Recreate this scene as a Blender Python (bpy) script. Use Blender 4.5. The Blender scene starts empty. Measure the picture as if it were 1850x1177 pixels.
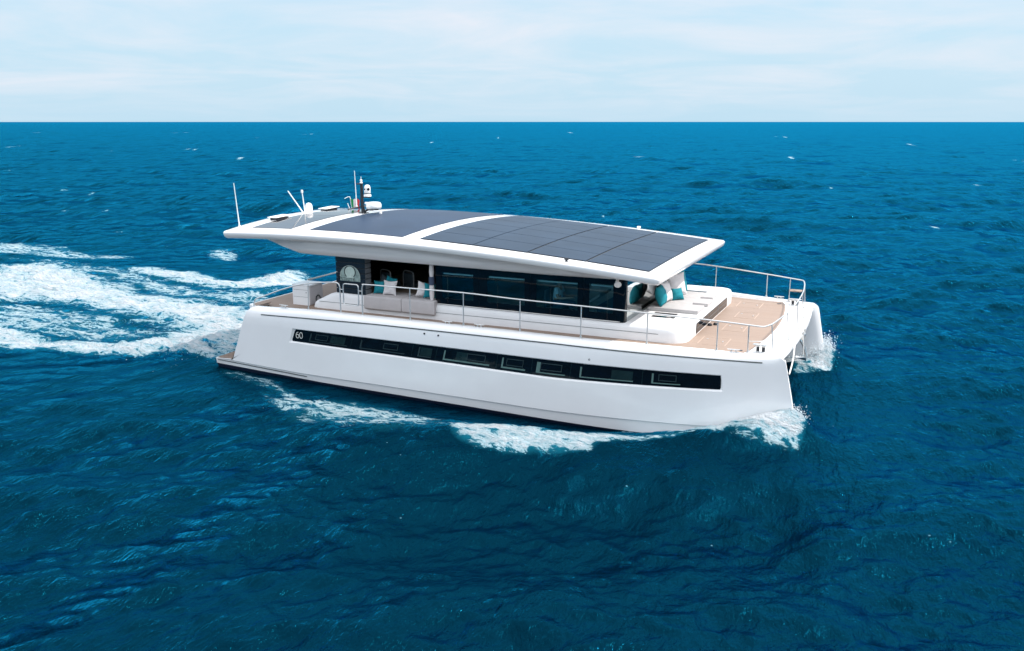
import bpy, bmesh, math, random
import numpy as np
from mathutils import Vector, Matrix, Quaternion

S = bpy.context.scene
COL = S.collection
R = math.radians
random.seed(7)

# ------------------------------------------------------------------ camera, sky, sun
cam = bpy.data.cameras.new('camera')
cam.sensor_width = 36.0
cam.lens = 36.0 * 1620 / 1850
cam.clip_start = 0.5
cam.clip_end = 60000
camo = bpy.data.objects.new('camera', cam)
COL.objects.link(camo)
CAM = (20.29, -26.2, 7.788)
camo.location = CAM
camo.rotation_euler = (R(90) - math.atan((588.5 - 219.0) / 1620), 0, R(24.438))
S.camera = camo

SUN = Vector((0.74, 0.30, 1.0)).normalized()
W = bpy.data.worlds.new('World')
S.world = W
W.use_nodes = True
wt = W.node_tree
wt.nodes.clear()
wo = wt.nodes.new('ShaderNodeOutputWorld')
wb = wt.nodes.new('ShaderNodeBackground')
wb.inputs['Strength'].default_value = 0.15
sky = wt.nodes.new('ShaderNodeTexSky')
sky.sky_type = 'NISHITA'
sky.sun_disc = False
sky.sun_elevation = math.asin(SUN.z)
sky.sun_rotation = math.atan2(SUN.x, SUN.y)
sky.air_density = 1.0
sky.dust_density = 1.6
sky.ozone_density = 2.0
# thin streaky cloud, laid out by sky direction
tc = wt.nodes.new('ShaderNodeTexCoord')
sep = wt.nodes.new('ShaderNodeSeparateXYZ')
wt.links.new(tc.outputs['Generated'], sep.inputs[0])
def wmath(op, a, b=None, clamp=False):
    n = wt.nodes.new('ShaderNodeMath'); n.operation = op; n.use_clamp = clamp
    for i, v in enumerate((a, b)):
        if v is None: continue
        if isinstance(v, (int, float)): n.inputs[i].default_value = v
        else: wt.links.new(v, n.inputs[i])
    return n.outputs[0]
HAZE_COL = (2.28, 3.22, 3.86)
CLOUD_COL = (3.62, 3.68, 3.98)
zz = wmath('MAXIMUM', sep.outputs[2], 0.0)
den = wmath('ADD', zz, 0.10)
cx = wmath('DIVIDE', sep.outputs[0], den)
cy = wmath('DIVIDE', sep.outputs[1], den)
cmb = wt.nodes.new('ShaderNodeCombineXYZ')
wt.links.new(cx, cmb.inputs[0]); wt.links.new(cy, cmb.inputs[1])
cn = wt.nodes.new('ShaderNodeTexNoise')
cn.inputs['Scale'].default_value = 0.75
cn.inputs['Detail'].default_value = 9
cn.inputs['Roughness'].default_value = 0.58
cn.inputs['Distortion'].default_value = 0.5
wt.links.new(cmb.outputs[0], cn.inputs['Vector'])
cr = wt.nodes.new('ShaderNodeMapRange')
cr.inputs[1].default_value = 0.40; cr.inputs[2].default_value = 0.72
cr.inputs[3].default_value = 0.05; cr.inputs[4].default_value = 0.80
wt.links.new(cn.outputs[0], cr.inputs[0])
def wmix(f, a, b, blend='MIX'):
    n = wt.nodes.new('ShaderNodeMix'); n.data_type = 'RGBA'; n.blend_type = blend
    for i, v in ((0, f), (6, a), (7, b)):
        if isinstance(v, (int, float)): n.inputs[i].default_value = v
        elif isinstance(v, tuple): n.inputs[i].default_value = v + (1,)
        else: wt.links.new(v, n.inputs[i])
    return n.outputs[2]
def wrange(v, a, b, c, d):
    n = wt.nodes.new('ShaderNodeMapRange'); n.interpolation_type = 'SMOOTHSTEP'
    wt.links.new(v, n.inputs[0])
    for i, x in enumerate((a, b, c, d)): n.inputs[i + 1].default_value = x
    return n.outputs[0]
# pale marine haze low down, thin white cloud over it, extra brightness added above the view
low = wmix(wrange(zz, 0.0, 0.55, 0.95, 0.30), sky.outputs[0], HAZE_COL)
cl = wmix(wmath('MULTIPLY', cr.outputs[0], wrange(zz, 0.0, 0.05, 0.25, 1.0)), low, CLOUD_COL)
cl = wmix(wrange(zz, 0.16, 0.5, 0.0, 0.62), cl, (3.55, 3.5, 3.45))   # white added above the view, neutral fill for the hull side
up = wmath('MULTIPLY', wrange(zz, 0.15, 0.48, 1.0, 2.35), 1.0)  # sky gain above the view, added to lift the shaded hull side
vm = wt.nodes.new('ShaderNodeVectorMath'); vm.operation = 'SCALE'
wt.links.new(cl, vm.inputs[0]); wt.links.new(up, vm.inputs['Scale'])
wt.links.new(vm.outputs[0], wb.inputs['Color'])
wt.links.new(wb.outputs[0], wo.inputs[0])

sl = bpy.data.lights.new('sun', 'SUN')
sl.energy = 2.75
sl.angle = R(0.5)
sl.color = (1.0, 0.955, 0.89)
so = bpy.data.objects.new('sun', sl)
so.rotation_euler = (-SUN).to_track_quat('-Z', 'Y').to_euler()
so.location = (20, 10, 40)
COL.objects.link(so)
S.view_settings.view_transform = 'Standard'
S.view_settings.look = 'None'
S.view_settings.exposure = 0.68
S.view_settings.gamma = 1
S.cycles.max_bounces = 8
S.cycles.transparent_max_bounces = 12
S.cycles.caustics_reflective = False
S.cycles.caustics_refractive = False

# ------------------------------------------------------------------ materials
MATS = {}
def nt(name):
    m = bpy.data.materials.new(name); m.use_nodes = True
    t = m.node_tree
    return m, t, t.nodes['Principled BSDF'], t.nodes['Material Output']
def node(t, typ, **kw):
    n = t.nodes.new(typ)
    for k, v in kw.items():
        if k in n.inputs: n.inputs[k].default_value = v
        else: setattr(n, k, v)
    return n
def mth(t, op, a, b=None, c=None, clamp=False):
    n = t.nodes.new('ShaderNodeMath'); n.operation = op; n.use_clamp = clamp
    for i, v in enumerate((a, b, c)):
        if v is None: continue
        if isinstance(v, (int, float)): n.inputs[i].default_value = v
        else: t.links.new(v, n.inputs[i])
    return n.outputs[0]
def mixc(t, f, a, b, blend='MIX'):
    n = t.nodes.new('ShaderNodeMix'); n.data_type = 'RGBA'; n.blend_type = blend
    for i, v in ((0, f), (6, a), (7, b)):
        if isinstance(v, (int, float)): n.inputs[i].default_value = v
        elif isinstance(v, tuple): n.inputs[i].default_value = v if len(v) == 4 else v + (1,)
        else: t.links.new(v, n.inputs[i])
    return n.outputs[2]
def mrange(t, v, a, b, c, d, smooth=False):
    n = t.nodes.new('ShaderNodeMapRange')
    if smooth: n.interpolation_type = 'SMOOTHSTEP'
    t.links.new(v, n.inputs[0])
    for i, x in enumerate((a, b, c, d)):
        if isinstance(x, (int, float)): n.inputs[i + 1].default_value = x
        else: t.links.new(x, n.inputs[i + 1])
    return n.outputs[0]
def mat(name, col, rough=0.5, metal=0.0, spec=0.5, coat=0.0, var=0.0, vscale=3.0, bump=0.0, bscale=40.0, var_rough=0.0):
    m, t, p, o = nt(name)
    p.inputs['Base Color'].default_value = col + (1,)
    p.inputs['Roughness'].default_value = rough
    p.inputs['Metallic'].default_value = metal
    p.inputs['Specular IOR Level'].default_value = spec
    p.inputs['Coat Weight'].default_value = coat
    p.inputs['Coat Roughness'].default_value = 0.06
    tcn = node(t, 'ShaderNodeTexCoord')
    if var or var_rough:
        nz = node(t, 'ShaderNodeTexNoise', Scale=vscale, Detail=5.0, Roughness=0.6)
        t.links.new(tcn.outputs['Object'], nz.inputs['Vector'])
        if var:
            f = mrange(t, nz.outputs[0], 0.3, 0.7, 1 - var, 1 + var)
            hs = node(t, 'ShaderNodeHueSaturation'); hs.inputs['Color'].default_value = col + (1,)
            t.links.new(f, hs.inputs['Value']); t.links.new(hs.outputs[0], p.inputs['Base Color'])
        if var_rough:
            t.links.new(mrange(t, nz.outputs[0], 0.3, 0.7, max(0.02, rough - var_rough), rough + var_rough), p.inputs['Roughness'])
    if bump:
        nb = node(t, 'ShaderNodeTexNoise', Scale=bscale, Detail=4.0)
        t.links.new(tcn.outputs['Object'], nb.inputs['Vector'])
        bn = node(t, 'ShaderNodeBump', Strength=bump, Distance=0.02)
        t.links.new(nb.outputs[0], bn.inputs['Height']); t.links.new(bn.outputs[0], p.inputs['Normal'])
    MATS[name] = m
    return m
mat('gelcoat', (0.82, 0.815, 0.81), 0.16, coat=0.5, var=0.02, vscale=1.2, bump=0.02, bscale=1.5, var_rough=0.06)
mat('gelcoat_matte', (0.80, 0.79, 0.785), 0.45, var=0.025, vscale=2.5)
mat('antifouling', (0.008, 0.012, 0.03), 0.45, var=0.2)
mat('trim_dark', (0.055, 0.065, 0.065), 0.35, var=0.1)
mat('steel', (0.66, 0.65, 0.63), 0.36, metal=0.75, var_rough=0.08)
mat('black_glass', (0.003, 0.005, 0.008), 0.04, spec=0.34)
mat('black_plastic', (0.012, 0.014, 0.018), 0.4, var=0.2)
mat('dark_slat', (0.008, 0.013, 0.02), 0.28, var=0.25)
mat('slat_end', (0.16, 0.17, 0.18), 0.6, var=0.25, vscale=8, bump=0.3)
mat('white_plastic', (0.80, 0.80, 0.79), 0.35)
mat('grey_panel', (0.50, 0.47, 0.475), 0.4, var=0.03)
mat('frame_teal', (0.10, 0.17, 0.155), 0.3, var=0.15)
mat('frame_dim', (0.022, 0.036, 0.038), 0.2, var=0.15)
mat('blind_dim', (0.010, 0.022, 0.023), 0.06, var=0.3, vscale=5)
mat('cushion_grey', (0.50, 0.465, 0.46), 0.85, var=0.05, vscale=5, bump=0.25, bscale=90)
mat('cushion_white', (0.44, 0.42, 0.415), 0.85, var=0.04, vscale=5, bump=0.25, bscale=90)
mat('pillow_white', (0.70, 0.66, 0.65), 0.9, var=0.06, vscale=9, bump=0.4, bscale=60)
mat('pillow_teal', (0.0, 0.20, 0.245), 0.85, var=0.14, vscale=9, bump=0.4, bscale=60)
mat('pillow_dark', (0.03, 0.045, 0.055), 0.85, var=0.14, vscale=9)
mat('cabin_dark', (0.014, 0.019, 0.022), 0.6, var=0.3)
mat('cabin_pale', (0.42, 0.42, 0.40), 0.6, var=0.1)
mat('cabin_wood', (0.26, 0.19, 0.14), 0.5, var=0.2)
mat('rope', (0.78, 0.76, 0.72), 0.9, bump=0.6, bscale=120)
mat('skin', (0.42, 0.24, 0.17), 0.55, var=0.05)
mat('hair', (0.025, 0.016, 0.012), 0.5)
mat('shirt', (0.50, 0.66, 0.78), 0.85, var=0.06, vscale=12, bump=0.3)
mat('trousers', (0.05, 0.07, 0.12), 0.85)
mat('flag_green', (0.0, 0.25, 0.07), 0.8); mat('flag_white', (0.8, 0.8, 0.78), 0.8); mat('flag_red', (0.62, 0.03, 0.03), 0.8)
mat('letter', (0.62, 0.70, 0.66), 0.4)
mat('number', (0.62, 0.62, 0.58), 0.35)
mat('emblem_glass', (0.28, 0.36, 0.33), 0.18, var=0.35, vscale=6)
mat('emblem_pale', (0.50, 0.60, 0.54), 0.25, var=0.12, vscale=9)
mat('lens', (0.01, 0.01, 0.012), 0.08)
mat('brown_seal', (0.42, 0.31, 0.24), 0.6)

def solar(name, col, rough, lines):
    m, t, p, o = nt(name)
    tcn = node(t, 'ShaderNodeTexCoord')
    nz = node(t, 'ShaderNodeTexNoise', Scale=0.8, Detail=4.0)
    t.links.new(tcn.outputs['Object'], nz.inputs['Vector'])
    base = mixc(t, mrange(t, nz.outputs[0], 0.3, 0.7, 0, 1), tuple(c * 0.85 for c in col), tuple(c * 1.15 for c in col))
    p.inputs['Roughness'].default_value = rough
    p.inputs['Specular IOR Level'].default_value = 0.09 if rough > 0.1 else 0.4
    sepn = node(t, 'ShaderNodeSeparateXYZ'); t.links.new(tcn.outputs['Object'], sepn.inputs[0])
    if lines:
        fx = mth(t, 'FRACT', mth(t, 'DIVIDE', sepn.outputs[0], 0.156)); fy = mth(t, 'FRACT', mth(t, 'DIVIDE', sepn.outputs[1], 0.156))
        ln = mth(t, 'MAXIMUM', mth(t, 'LESS_THAN', fx, 0.02), mth(t, 'LESS_THAN', fy, 0.02))
        base = mixc(t, mth(t, 'MULTIPLY', ln, 0.5), base, (0.004, 0.005, 0.008))
    t.links.new(base, p.inputs['Base Color'])
    nb = node(t, 'ShaderNodeTexNoise', Scale=1.1, Detail=3.0)
    t.links.new(tcn.outputs['Object'], nb.inputs['Vector'])
    bn = node(t, 'ShaderNodeBump', Strength=0.05, Distance=0.02)
    t.links.new(nb.outputs[0], bn.inputs['Height']); t.links.new(bn.outputs[0], p.inputs['Normal'])
    MATS[name] = m
solar('solar_cells', (0.020, 0.038, 0.064), 0.42, True)
solar('solar_plain', (0.016, 0.034, 0.066), 0.42, False)
solar('solar_aft', (0.020, 0.022, 0.03), 0.05, False)

def teak():
    m, t, p, o = nt('teak')
    tcn = node(t, 'ShaderNodeTexCoord')
    sp = node(t, 'ShaderNodeSeparateXYZ'); t.links.new(tcn.outputs['Object'], sp.inputs[0])
    v = mth(t, 'DIVIDE', sp.outputs[1], 0.075)
    fr = mth(t, 'FRACT', v)
    fl = mth(t, 'FLOOR', v)
    wn = node(t, 'ShaderNodeTexWhiteNoise', noise_dimensions='1D')
    t.links.new(fl, wn.inputs['W'])
    mp = node(t, 'ShaderNodeMapping'); mp.inputs['Scale'].default_value = (1.2, 24, 4)
    t.links.new(tcn.outputs['Object'], mp.inputs['Vector'])
    nz = node(t, 'ShaderNodeTexNoise', Scale=1.6, Detail=6.0, Roughness=0.6)
    t.links.new(mp.outputs[0], nz.inputs['Vector'])
    big = node(t, 'ShaderNodeTexNoise', Scale=1.3, Detail=4.0)
    t.links.new(tcn.outputs['Object'], big.inputs['Vector'])
    f = mth(t, 'ADD', mth(t, 'MULTIPLY', wn.outputs[0], 0.4), mth(t, 'MULTIPLY', nz.outputs[0], 0.6))
    c = mixc(t, f, (0.245, 0.170, 0.126), (0.320, 0.232, 0.177))
    c = mixc(t, mrange(t, big.outputs[0], 0.35, 0.7, 0.0, 0.35), c, (0.28, 0.212, 0.170))
    seam = mth(t, 'LESS_THAN', fr, 0.09)
    c = mixc(t, mth(t, 'MULTIPLY', seam, 0.55), c, (0.16, 0.11, 0.085))
    t.links.new(c, p.inputs['Base Color'])
    p.inputs['Roughness'].default_value = 0.65
    bn = node(t, 'ShaderNodeBump', Strength=0.3, Distance=0.004)
    t.links.new(nz.outputs[0], bn.inputs['Height']); t.links.new(bn.outputs[0], p.inputs['Normal'])
    MATS['teak'] = m
teak()

def tinted(name, tint, refl, rough=0.02):
    m, t, p, o = nt(name)
    t.nodes.remove(p)
    tr = node(t, 'ShaderNodeBsdfTransparent'); tr.inputs[0].default_value = tint + (1,)
    gl = node(t, 'ShaderNodeBsdfGlossy'); gl.inputs['Roughness'].default_value = rough
    gl.inputs['Color'].default_value = (0.93, 0.99, 1.0, 1)
    fr = node(t, 'ShaderNodeFresnel', IOR=1.5)
    fac = mth(t, 'ADD', fr.outputs[0], refl, clamp=True)
    tcn = node(t, 'ShaderNodeTexCoord')
    nb = node(t, 'ShaderNodeTexNoise', Scale=0.9, Detail=2.0)
    t.links.new(tcn.outputs['Object'], nb.inputs['Vector'])
    bn = node(t, 'ShaderNodeBump', Strength=0.04, Distance=0.05)
    t.links.new(nb.outputs[0], bn.inputs['Height'])
    t.links.new(bn.outputs[0], gl.inputs['Normal'])
    ms = node(t, 'ShaderNodeMixShader')
    t.links.new(fac, ms.inputs[0]); t.links.new(tr.outputs[0], ms.inputs[1]); t.links.new(gl.outputs[0], ms.inputs[2])
    t.links.new(ms.outputs[0], o.inputs[0])
    MATS[name] = m
tinted('tinted_glass', (0.70, 0.88, 0.90), 0.0)
tinted('windscreen_glass', (0.06, 0.16, 0.17), 0.34)
tinted('grille_glass', (0.05, 0.05, 0.05), 0.10, 0.05)

# ------------------------------------------------------------------ mesh helpers
def obj(name, bm, m, parent=None, smooth=True, bevel=0.0, angle=35):
    me = bpy.data.meshes.new(name)
    bmesh.ops.recalc_face_normals(bm, faces=bm.faces[:])
    bm.to_mesh(me); bm.free()
    for mm in (m if isinstance(m, (list, tuple)) else [m]):
        me.materials.append(MATS[mm])
    o = bpy.data.objects.new(name, me)
    COL.objects.link(o)
    if parent is not None: o.parent = parent
    if bevel:
        b = o.modifiers.new('bevel', 'BEVEL'); b.width = bevel; b.segments = 3; b.limit_method = 'ANGLE'; b.angle_limit = R(30)
    if smooth:
        me.polygons.foreach_set('use_smooth', [True] * len(me.polygons))
        me.set_sharp_from_angle(angle=R(angle))
    return o
def empty(name, loc=(0, 0, 0)):
    o = bpy.data.objects.new(name, None); COL.objects.link(o); o.location = loc
    o.empty_display_size = 0.2
    return o
def tag(o, label, cat, group=None, kind=None):
    if label: o['label'] = label
    if cat: o['category'] = cat
    if group: o['group'] = group
    if kind: o['kind'] = kind
    return o
def lbl(o, label):
    o['label'] = label; return o
def box(bm, x0, x1, y0, y1, z0, z1):
    vs = [bm.verts.new((x, y, z)) for z in (z0, z1) for y in (y0, y1) for x in (x0, x1)]
    for f in ((0, 2, 3, 1), (4, 5, 7, 6), (0, 1, 5, 4), (2, 6, 7, 3), (0, 4, 6, 2), (1, 3, 7, 5)):
        bm.faces.new([vs[i] for i in f])
    return vs
def quadsheet(bm, grid, flip=False):
    V = [[bm.verts.new(p) for p in row] for row in grid]
    for i in range(len(V) - 1):
        for j in range(len(V[0]) - 1):
            bm.faces.new((V[i][j], V[i + 1][j], V[i + 1][j + 1], V[i][j + 1]))
    return V
def loops(bm, rings, cap0=True, cap1=True):
    V = [[bm.verts.new(p) for p in r] for r in rings]
    n = len(V[0])
    for i in range(len(V) - 1):
        for j in range(n):
            bm.faces.new((V[i][j], V[i][(j + 1) % n], V[i + 1][(j + 1) % n], V[i + 1][j]))
    if cap0: bm.faces.new(V[0][::-1])
    if cap1: bm.faces.new(V[-1])
    return V
def tube(bm, pts, r, n=10, closed=False, caps=True):
    pts = [Vector(p) for p in pts]
    N = len(pts); rings = []; prev = None
    for i, p in enumerate(pts):
        if closed: d = pts[(i + 1) % N] - pts[i - 1]
        else: d = pts[min(i + 1, N - 1)] - pts[max(i - 1, 0)]
        d.normalize()
        if prev is None:
            a = Vector((0, 0, 1)) if abs(d.z) < 0.9 else Vector((1, 0, 0))
            u = d.cross(a).normalized()
        else:
            u = (prev - d * prev.dot(d)).normalized()
        prev = u; v = d.cross(u)
        rr = r[i] if isinstance(r, (list, tuple)) else r
        rings.append([p + (u * math.cos(2 * math.pi * k / n) + v * math.sin(2 * math.pi * k / n)) * rr for k in range(n)])
    if closed: loops(bm, rings + [rings[0]], False, False); bmesh.ops.remove_doubles(bm, verts=bm.verts[:], dist=1e-5)
    else: loops(bm, rings, caps, caps)
def lathe(bm, prof, c, n=24, axis=None):
    c = Vector(c)
    q = Vector((0, 0, 1)).rotation_difference(Vector(axis)) if axis else Quaternion()
    loops(bm, [[c + q @ Vector((max(r, 1e-4) * math.cos(2 * math.pi * k / n), max(r, 1e-4) * math.sin(2 * math.pi * k / n), z)) for k in range(n)] for r, z in prof])
def spline(pts, n=8, closed=False):
    P = [Vector(p) for p in pts]; out = []
    N = len(P); segs = N if closed else N - 1
    for i in range(segs):
        if closed: p0, p1, p2, p3 = P[i - 1], P[i], P[(i + 1) % N], P[(i + 2) % N]
        else: p0, p1, p2, p3 = P[max(i - 1, 0)], P[i], P[i + 1], P[min(i + 2, N - 1)]
        for k in range(n):
            t = k / n
            out.append(0.5 * ((2 * p1) + (p2 - p0) * t + (2 * p0 - 5 * p1 + 4 * p2 - p3) * t * t + (3 * p1 - p0 - 3 * p2 + p3) * t ** 3))
    if not closed: out.append(P[-1])
    return out
def rrect(x0, x1, y0, y1, r, n=6):
    """plan outline with rounded corners, counter-clockwise"""
    out = []
    for cx_, cy_, a0 in ((x1 - r, y1 - r, 0), (x0 + r, y1 - r, 90), (x0 + r, y0 + r, 180), (x1 - r, y0 + r, 270)):
        for k in range(n + 1):
            a = R(a0 + 90 * k / n); out.append((cx_ + r * math.cos(a), cy_ + r * math.sin(a)))
    return out
def slab(bm, outline, z0, z1):
    loops(bm, [[(x, y, z0) for x, y in outline], [(x, y, z1) for x, y in outline]])
def interp(x, xs, ys): return float(np.interp(x, xs, ys))
def sstep(a, b, x):
    t = np.clip((x - a) / (b - a), 0, 1); return t * t * (3 - 2 * t)

# ------------------------------------------------------------------ catamaran
CAT = tag(empty('catamaran', (0, 0, 0)),
          'white solar powered catamaran yacht under way with flat roof of dark solar panels', 'catamaran')

def hy(x): return 4.68 - 0.93 * max(0.0, (x - 11) / 6.6) ** 2
XS = ([-0.8, 0.0, 0.335, 0.36, 1.76, 1.95, 2.05, 2.12, 2.2], [0.1, 0.0, -0.03, 0.72, 1.27, 1.36, 1.44, 1.54, 1.8])
XB = ([-0.8, 0.0, 1.0, 1.8, 1.9, 1.97, 2.03, 2.08], [17.3, 17.95, 17.76, 17.60, 17.575, 17.55, 17.49, 17.40])
def xs_(z): return interp(z, *XS)
def xb_(z): return interp(z, *XB)
def zs_(x): return interp(x, [1.4, 3, 10, 14, 16.6, 17.6], [2.12, 2.185, 2.18, 2.14, 2.075, 2.05])
def zc_(x): return interp(x, [1.0, 4.04, 11.7, 18], [0.36, 0.22, 0.14, 0.14])
def zboot(x): return interp(x, [0, 4.9, 11.7, 14.5, 18], [0.20, -0.01, -0.14, -0.22, -0.25])
def zg_(x): return interp(x, [1.9, 6, 11.7, 17.0], [1.93, 2.01, 2.01, 1.89])
def wt_(x): return interp(x, [3.28, 11.7, 16.06], [1.59, 1.545, 1.50])
def wb_(x): return interp(x, [3.03, 11.7, 16.1], [1.195, 1.06, 1.115])
def hw_(x, z):
    u = np.clip((x - 11) / (xb_(z) - 11), 0, 1)
    p = 0.68 + 0.08 * np.clip((2 - z) / 2, 0, 1)
    return 0.13 + 1.87 * (1 - u) ** p
WIN = (0.0,)
def s_of(x, z): return (x - xs_(z)) / (xb_(z) - xs_(z))
SA = s_of(3.05, 1.2); SB = s_of(16.08, 1.3)
def ring_at(s, sg):
    xm = xs_(1.0) + s * (xb_(1.0) - xs_(1.0))
    zc, zs, zg, zb = zc_(xm), zs_(xm), zg_(xm), zboot(xm)
    wt, wb = wt_(xm), wb_(xm)
    d = 0.05 if SA - 1e-6 <= s <= SB + 1e-6 else 0.0
    # (offset inward, z, is_inner)
    L = [(1.0, -0.8), (0.35, -0.55), (0.075, zb - 0.02), (0.07, zb), (0.05, zc - 0.03), (0.0, zc), (0.0, 0.6), (0.0, wb - 0.035),
         (d, wb), (d, wt), (0.0, wt + 0.02), (0.006, 1.75), (0.015, 1.85), (0.03, zg), (0.05, zs - 0.11), (0.085, zs - 0.06), (0.14, zs - 0.022), (0.22, zs),
         (0.37, zs), (0.41, zs - 0.03), (0.43, 1.955)]
    pts = []
    for off, z in L:
        x0, x1 = xs_(z), xb_(z)
        if z > 1.97:
            x1 = xb_(2.0 + (z - 1.97))
        x = x0 + s * (x1 - x0)
        w = hw_(x, z)
        o = off * min(1.0, w / 0.95)
        pts.append((x, sg * (hy(x) - o), z))
    for z in (1.95, 1.0, 0.0, -0.55):
        x0, x1 = xs_(z), xb_(z)
        x = x0 + s * (x1 - x0)
        pts.append((x, sg * (hy(x) - hw_(x, z) + (0.25 if z < -0.3 else 0)), z))
    return pts
ST = sorted(set([round(v, 5) for v in np.linspace(0, 0.9, 58)] + [round(v, 5) for v in np.linspace(0.9, 1.0, 26)] + [SA, SA - 0.0025, SB, SB + 0.0025]))
def side_pt(x, z, sg, out=0.0):
    return (x, sg * (hy(x) + out), z)
def band_pts(u, v, sg, out):
    """point on the recess floor: u = metres along at z=1.3, v = 0..1 from sill to head"""
    z = wb_(u) + v * (wt_(u) - wb_(u))
    x = u + (xs_(z) - xs_(1.3)) * max(0, 1 - (u - 3.1) / 13)
    return (x, sg * (hy(x) - 0.05 + out), z)
def strip(bm, rows):   # rows: list of lists of points -> thin sheet
    quadsheet(bm, rows)
def bandbox(bm, u0, u1, v0, v1, sg, o0, o1, n=6):
    us = np.linspace(u0, u1, n)
    rings = []
    for u in us:
        rings.append([band_pts(u, v0, sg, o0), band_pts(u, v0, sg, o1), band_pts(u, v1, sg, o1), band_pts(u, v1, sg, o0)])
    loops(bm, rings)
SEPS = [3.1, 5.23, 7.33, 8.12, 10.03, 11.08, 12.19, 14.11, 16.08]
FR = [(3.72, 5.12), (5.55, 7.1), (7.53, 7.97), (8.36, 9.82), (10.18, 10.9), (11.22, 12.05), (12.45, 13.88), (14.35, 15.08)]
PORTS = [(3.93, 4.38), (6.35, 6.85), None, (9.1, 9.68), (10.32, 10.83), (11.33, 11.95), None, (14.52, 14.98)]
DIMW = [1, 1, 1, 1, 0, 0, 0, 0]
def hull(sg):
    bm = bmesh.new()
    V = loops(bm, [ring_at(s, sg) for s in ST], False, True)
    # transom, stepped down to the swim platform
    zc0 = 0.36
    prof_z = [-0.55, zboot(0) , zc0 - 0.03, zc0, 0.6, 1.0, 1.4, 1.75, 1.85, 1.93, 2.0, 2.06, 2.098, zs_(1.5)]
    prof_o = [0.35, 0.07, 0.05, 0.0, 0.0, 0.0, 0.0, 0.006, 0.015, 0.03, 0.05, 0.085, 0.14, 0.22]
    quadsheet(bm, [[(xs_(z), sg * (4.68 - o - 0.0), z), (xs_(z), sg * (2.66 if z < 1.9 else 3.6), z)] for z, o in zip(prof_z, prof_o)])
    bmesh.ops.remove_doubles(bm, verts=bm.verts[:], dist=0.004)
    for f in bm.faces:
        zz_ = [v.co.z for v in f.verts]; c = f.calc_center_median()
        if max(zz_) <= zboot(c.x) + 0.012 and c.z < zboot(c.x): f.material_index = 1
    h = obj('hull', bm, ['gelcoat', 'antifouling'], CAT, angle=28)
    bm = bmesh.new()
    us = np.concatenate([[3.1, 3.13], np.linspace(3.3, 15.9, 50), [16.05, 16.075]])
    rows = []
    for u in us:
        k = 0.12 if (u < 3.11 or u > 16.06) else 0.0
        rows.append([band_pts(u, v, sg, 0.007) for v in (0.02 + k, 0.5, 0.98 - k)])
    strip(bm, rows)
    obj('window_band', bm, 'black_glass', h)
    for i in range(8):
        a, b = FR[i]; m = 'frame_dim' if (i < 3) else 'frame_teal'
        fw = 0.035 if i != 5 else 0.05
        bm = bmesh.new()
        bandbox(bm, a, a + fw * (2.2 if i == 5 else 1.3), 0.17, 0.80, sg, 0.0075, 0.014)
        bandbox(bm, a + fw, b, 0.17, 0.17 + 0.06 + 0.03 * (i in (3, 4)), sg, 0.0085, 0.015, 8)
        obj('window_frame', bm, m, h)
        if i in (0, 3, 6):
            bm = bmesh.new()
            u0, u1 = (a + 0.75, b - 0.12) if i == 0 else ((a + 0.4, a + 0.75) if i == 3 else (a + 0.85, b - 0.02))
            bandbox(bm, u0, u1, 0.26, 0.80, sg, 0.0075, 0.009)
            obj('window_blind', bm, 'blind_dim', h)
        if i in (2,):
            bm = bmesh.new(); bandbox(bm, a + .07, b, 0.26, 0.8, sg, 0.0075, 0.009); obj('window_blind', bm, 'blind_dim', h)
        if PORTS[i]:
            a, b = PORTS[i]; bm = bmesh.new(); t = 0.022
            v0, v1 = 0.36, 0.74
            bandbox(bm, a, b, v0, v0 + 0.05, sg, 0.0165, 0.023); bandbox(bm, a, b, v1, v1 + 0.05, sg, 0.0165, 0.023)
            bandbox(bm, a, a + t, v0 + 0.05, v1, sg, 0.0165, 0.022, 2); bandbox(bm, b - t, b, v0 + 0.05, v1, sg, 0.0165, 0.022, 2)
            nf = len(bm.faces)
            bandbox(bm, a + t, b - t, v0 + 0.05, v1, sg, 0.0155, 0.0165, 3)
            bm.faces.ensure_lookup_table()
            for f in bm.faces[nf:]: f.material_index = 1
            o = obj('opening_port', bm, ['frame_dim', 'black_glass'], h)
    for u in SEPS[1:-1]:
        bm = bmesh.new(); bandbox(bm, u - 0.006, u + 0.006, 0.03, 0.97, sg, 0.007, 0.0085, 2)
        obj('pane_joint', bm, 'blind_dim', h)
    # dark groove under the gunwale
    bm = bmesh.new()
    xs = np.linspace(1.95, 17.03, 60)
    tube(bm, [(x, sg * (hy(x) - 0.03 * min(1, hw_(x, 1.95) / .95) + 0.004), zg_(x)) for x in xs], 0.017, 8)
    obj('rubbing_strip', bm, 'trim_dark', h)
    bm = bmesh.new()
    xs = np.linspace(0.06, 3.55, 14)
    tube(bm, [(x, sg * (hy(x) - 0.052 + 0.004), interp(x, [0.0, 3.6], [0.285, 0.115])) for x in xs], 0.014, 8)
    obj('fender_strip', bm, 'trim_dark', h)
    # through-hull fittings
    for x, z in ((7.77, 1.90), (8.22, 1.89), (12.71, 1.67)):
        bm = bmesh.new()
        lathe(bm, [(0.0, -0.004), (0.026, -0.004), (0.026, 0.012), (0.016, 0.014), (0.012, 0.004), (0, 0.004)], (x, sg * (hy(x) - 0.012), z), 14, (0, sg, 0))
        obj('skin_fitting', bm, 'black_plastic', h)
    # swim platform teak
    bm = bmesh.new()
    quadsheet(bm, [[(interp(t, [0, 1], [a, b]), sg * y, interp(t, [0, 1], [0.335, 0.36]) + 0.012) for t in (0, 1)] for a, b, y in ((0.0, 0.68, 4.60), (0.0, 0.68, 2.82))])
    bmesh.ops.solidify(bm, geom=bm.faces[:], thickness=0.008)
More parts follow.
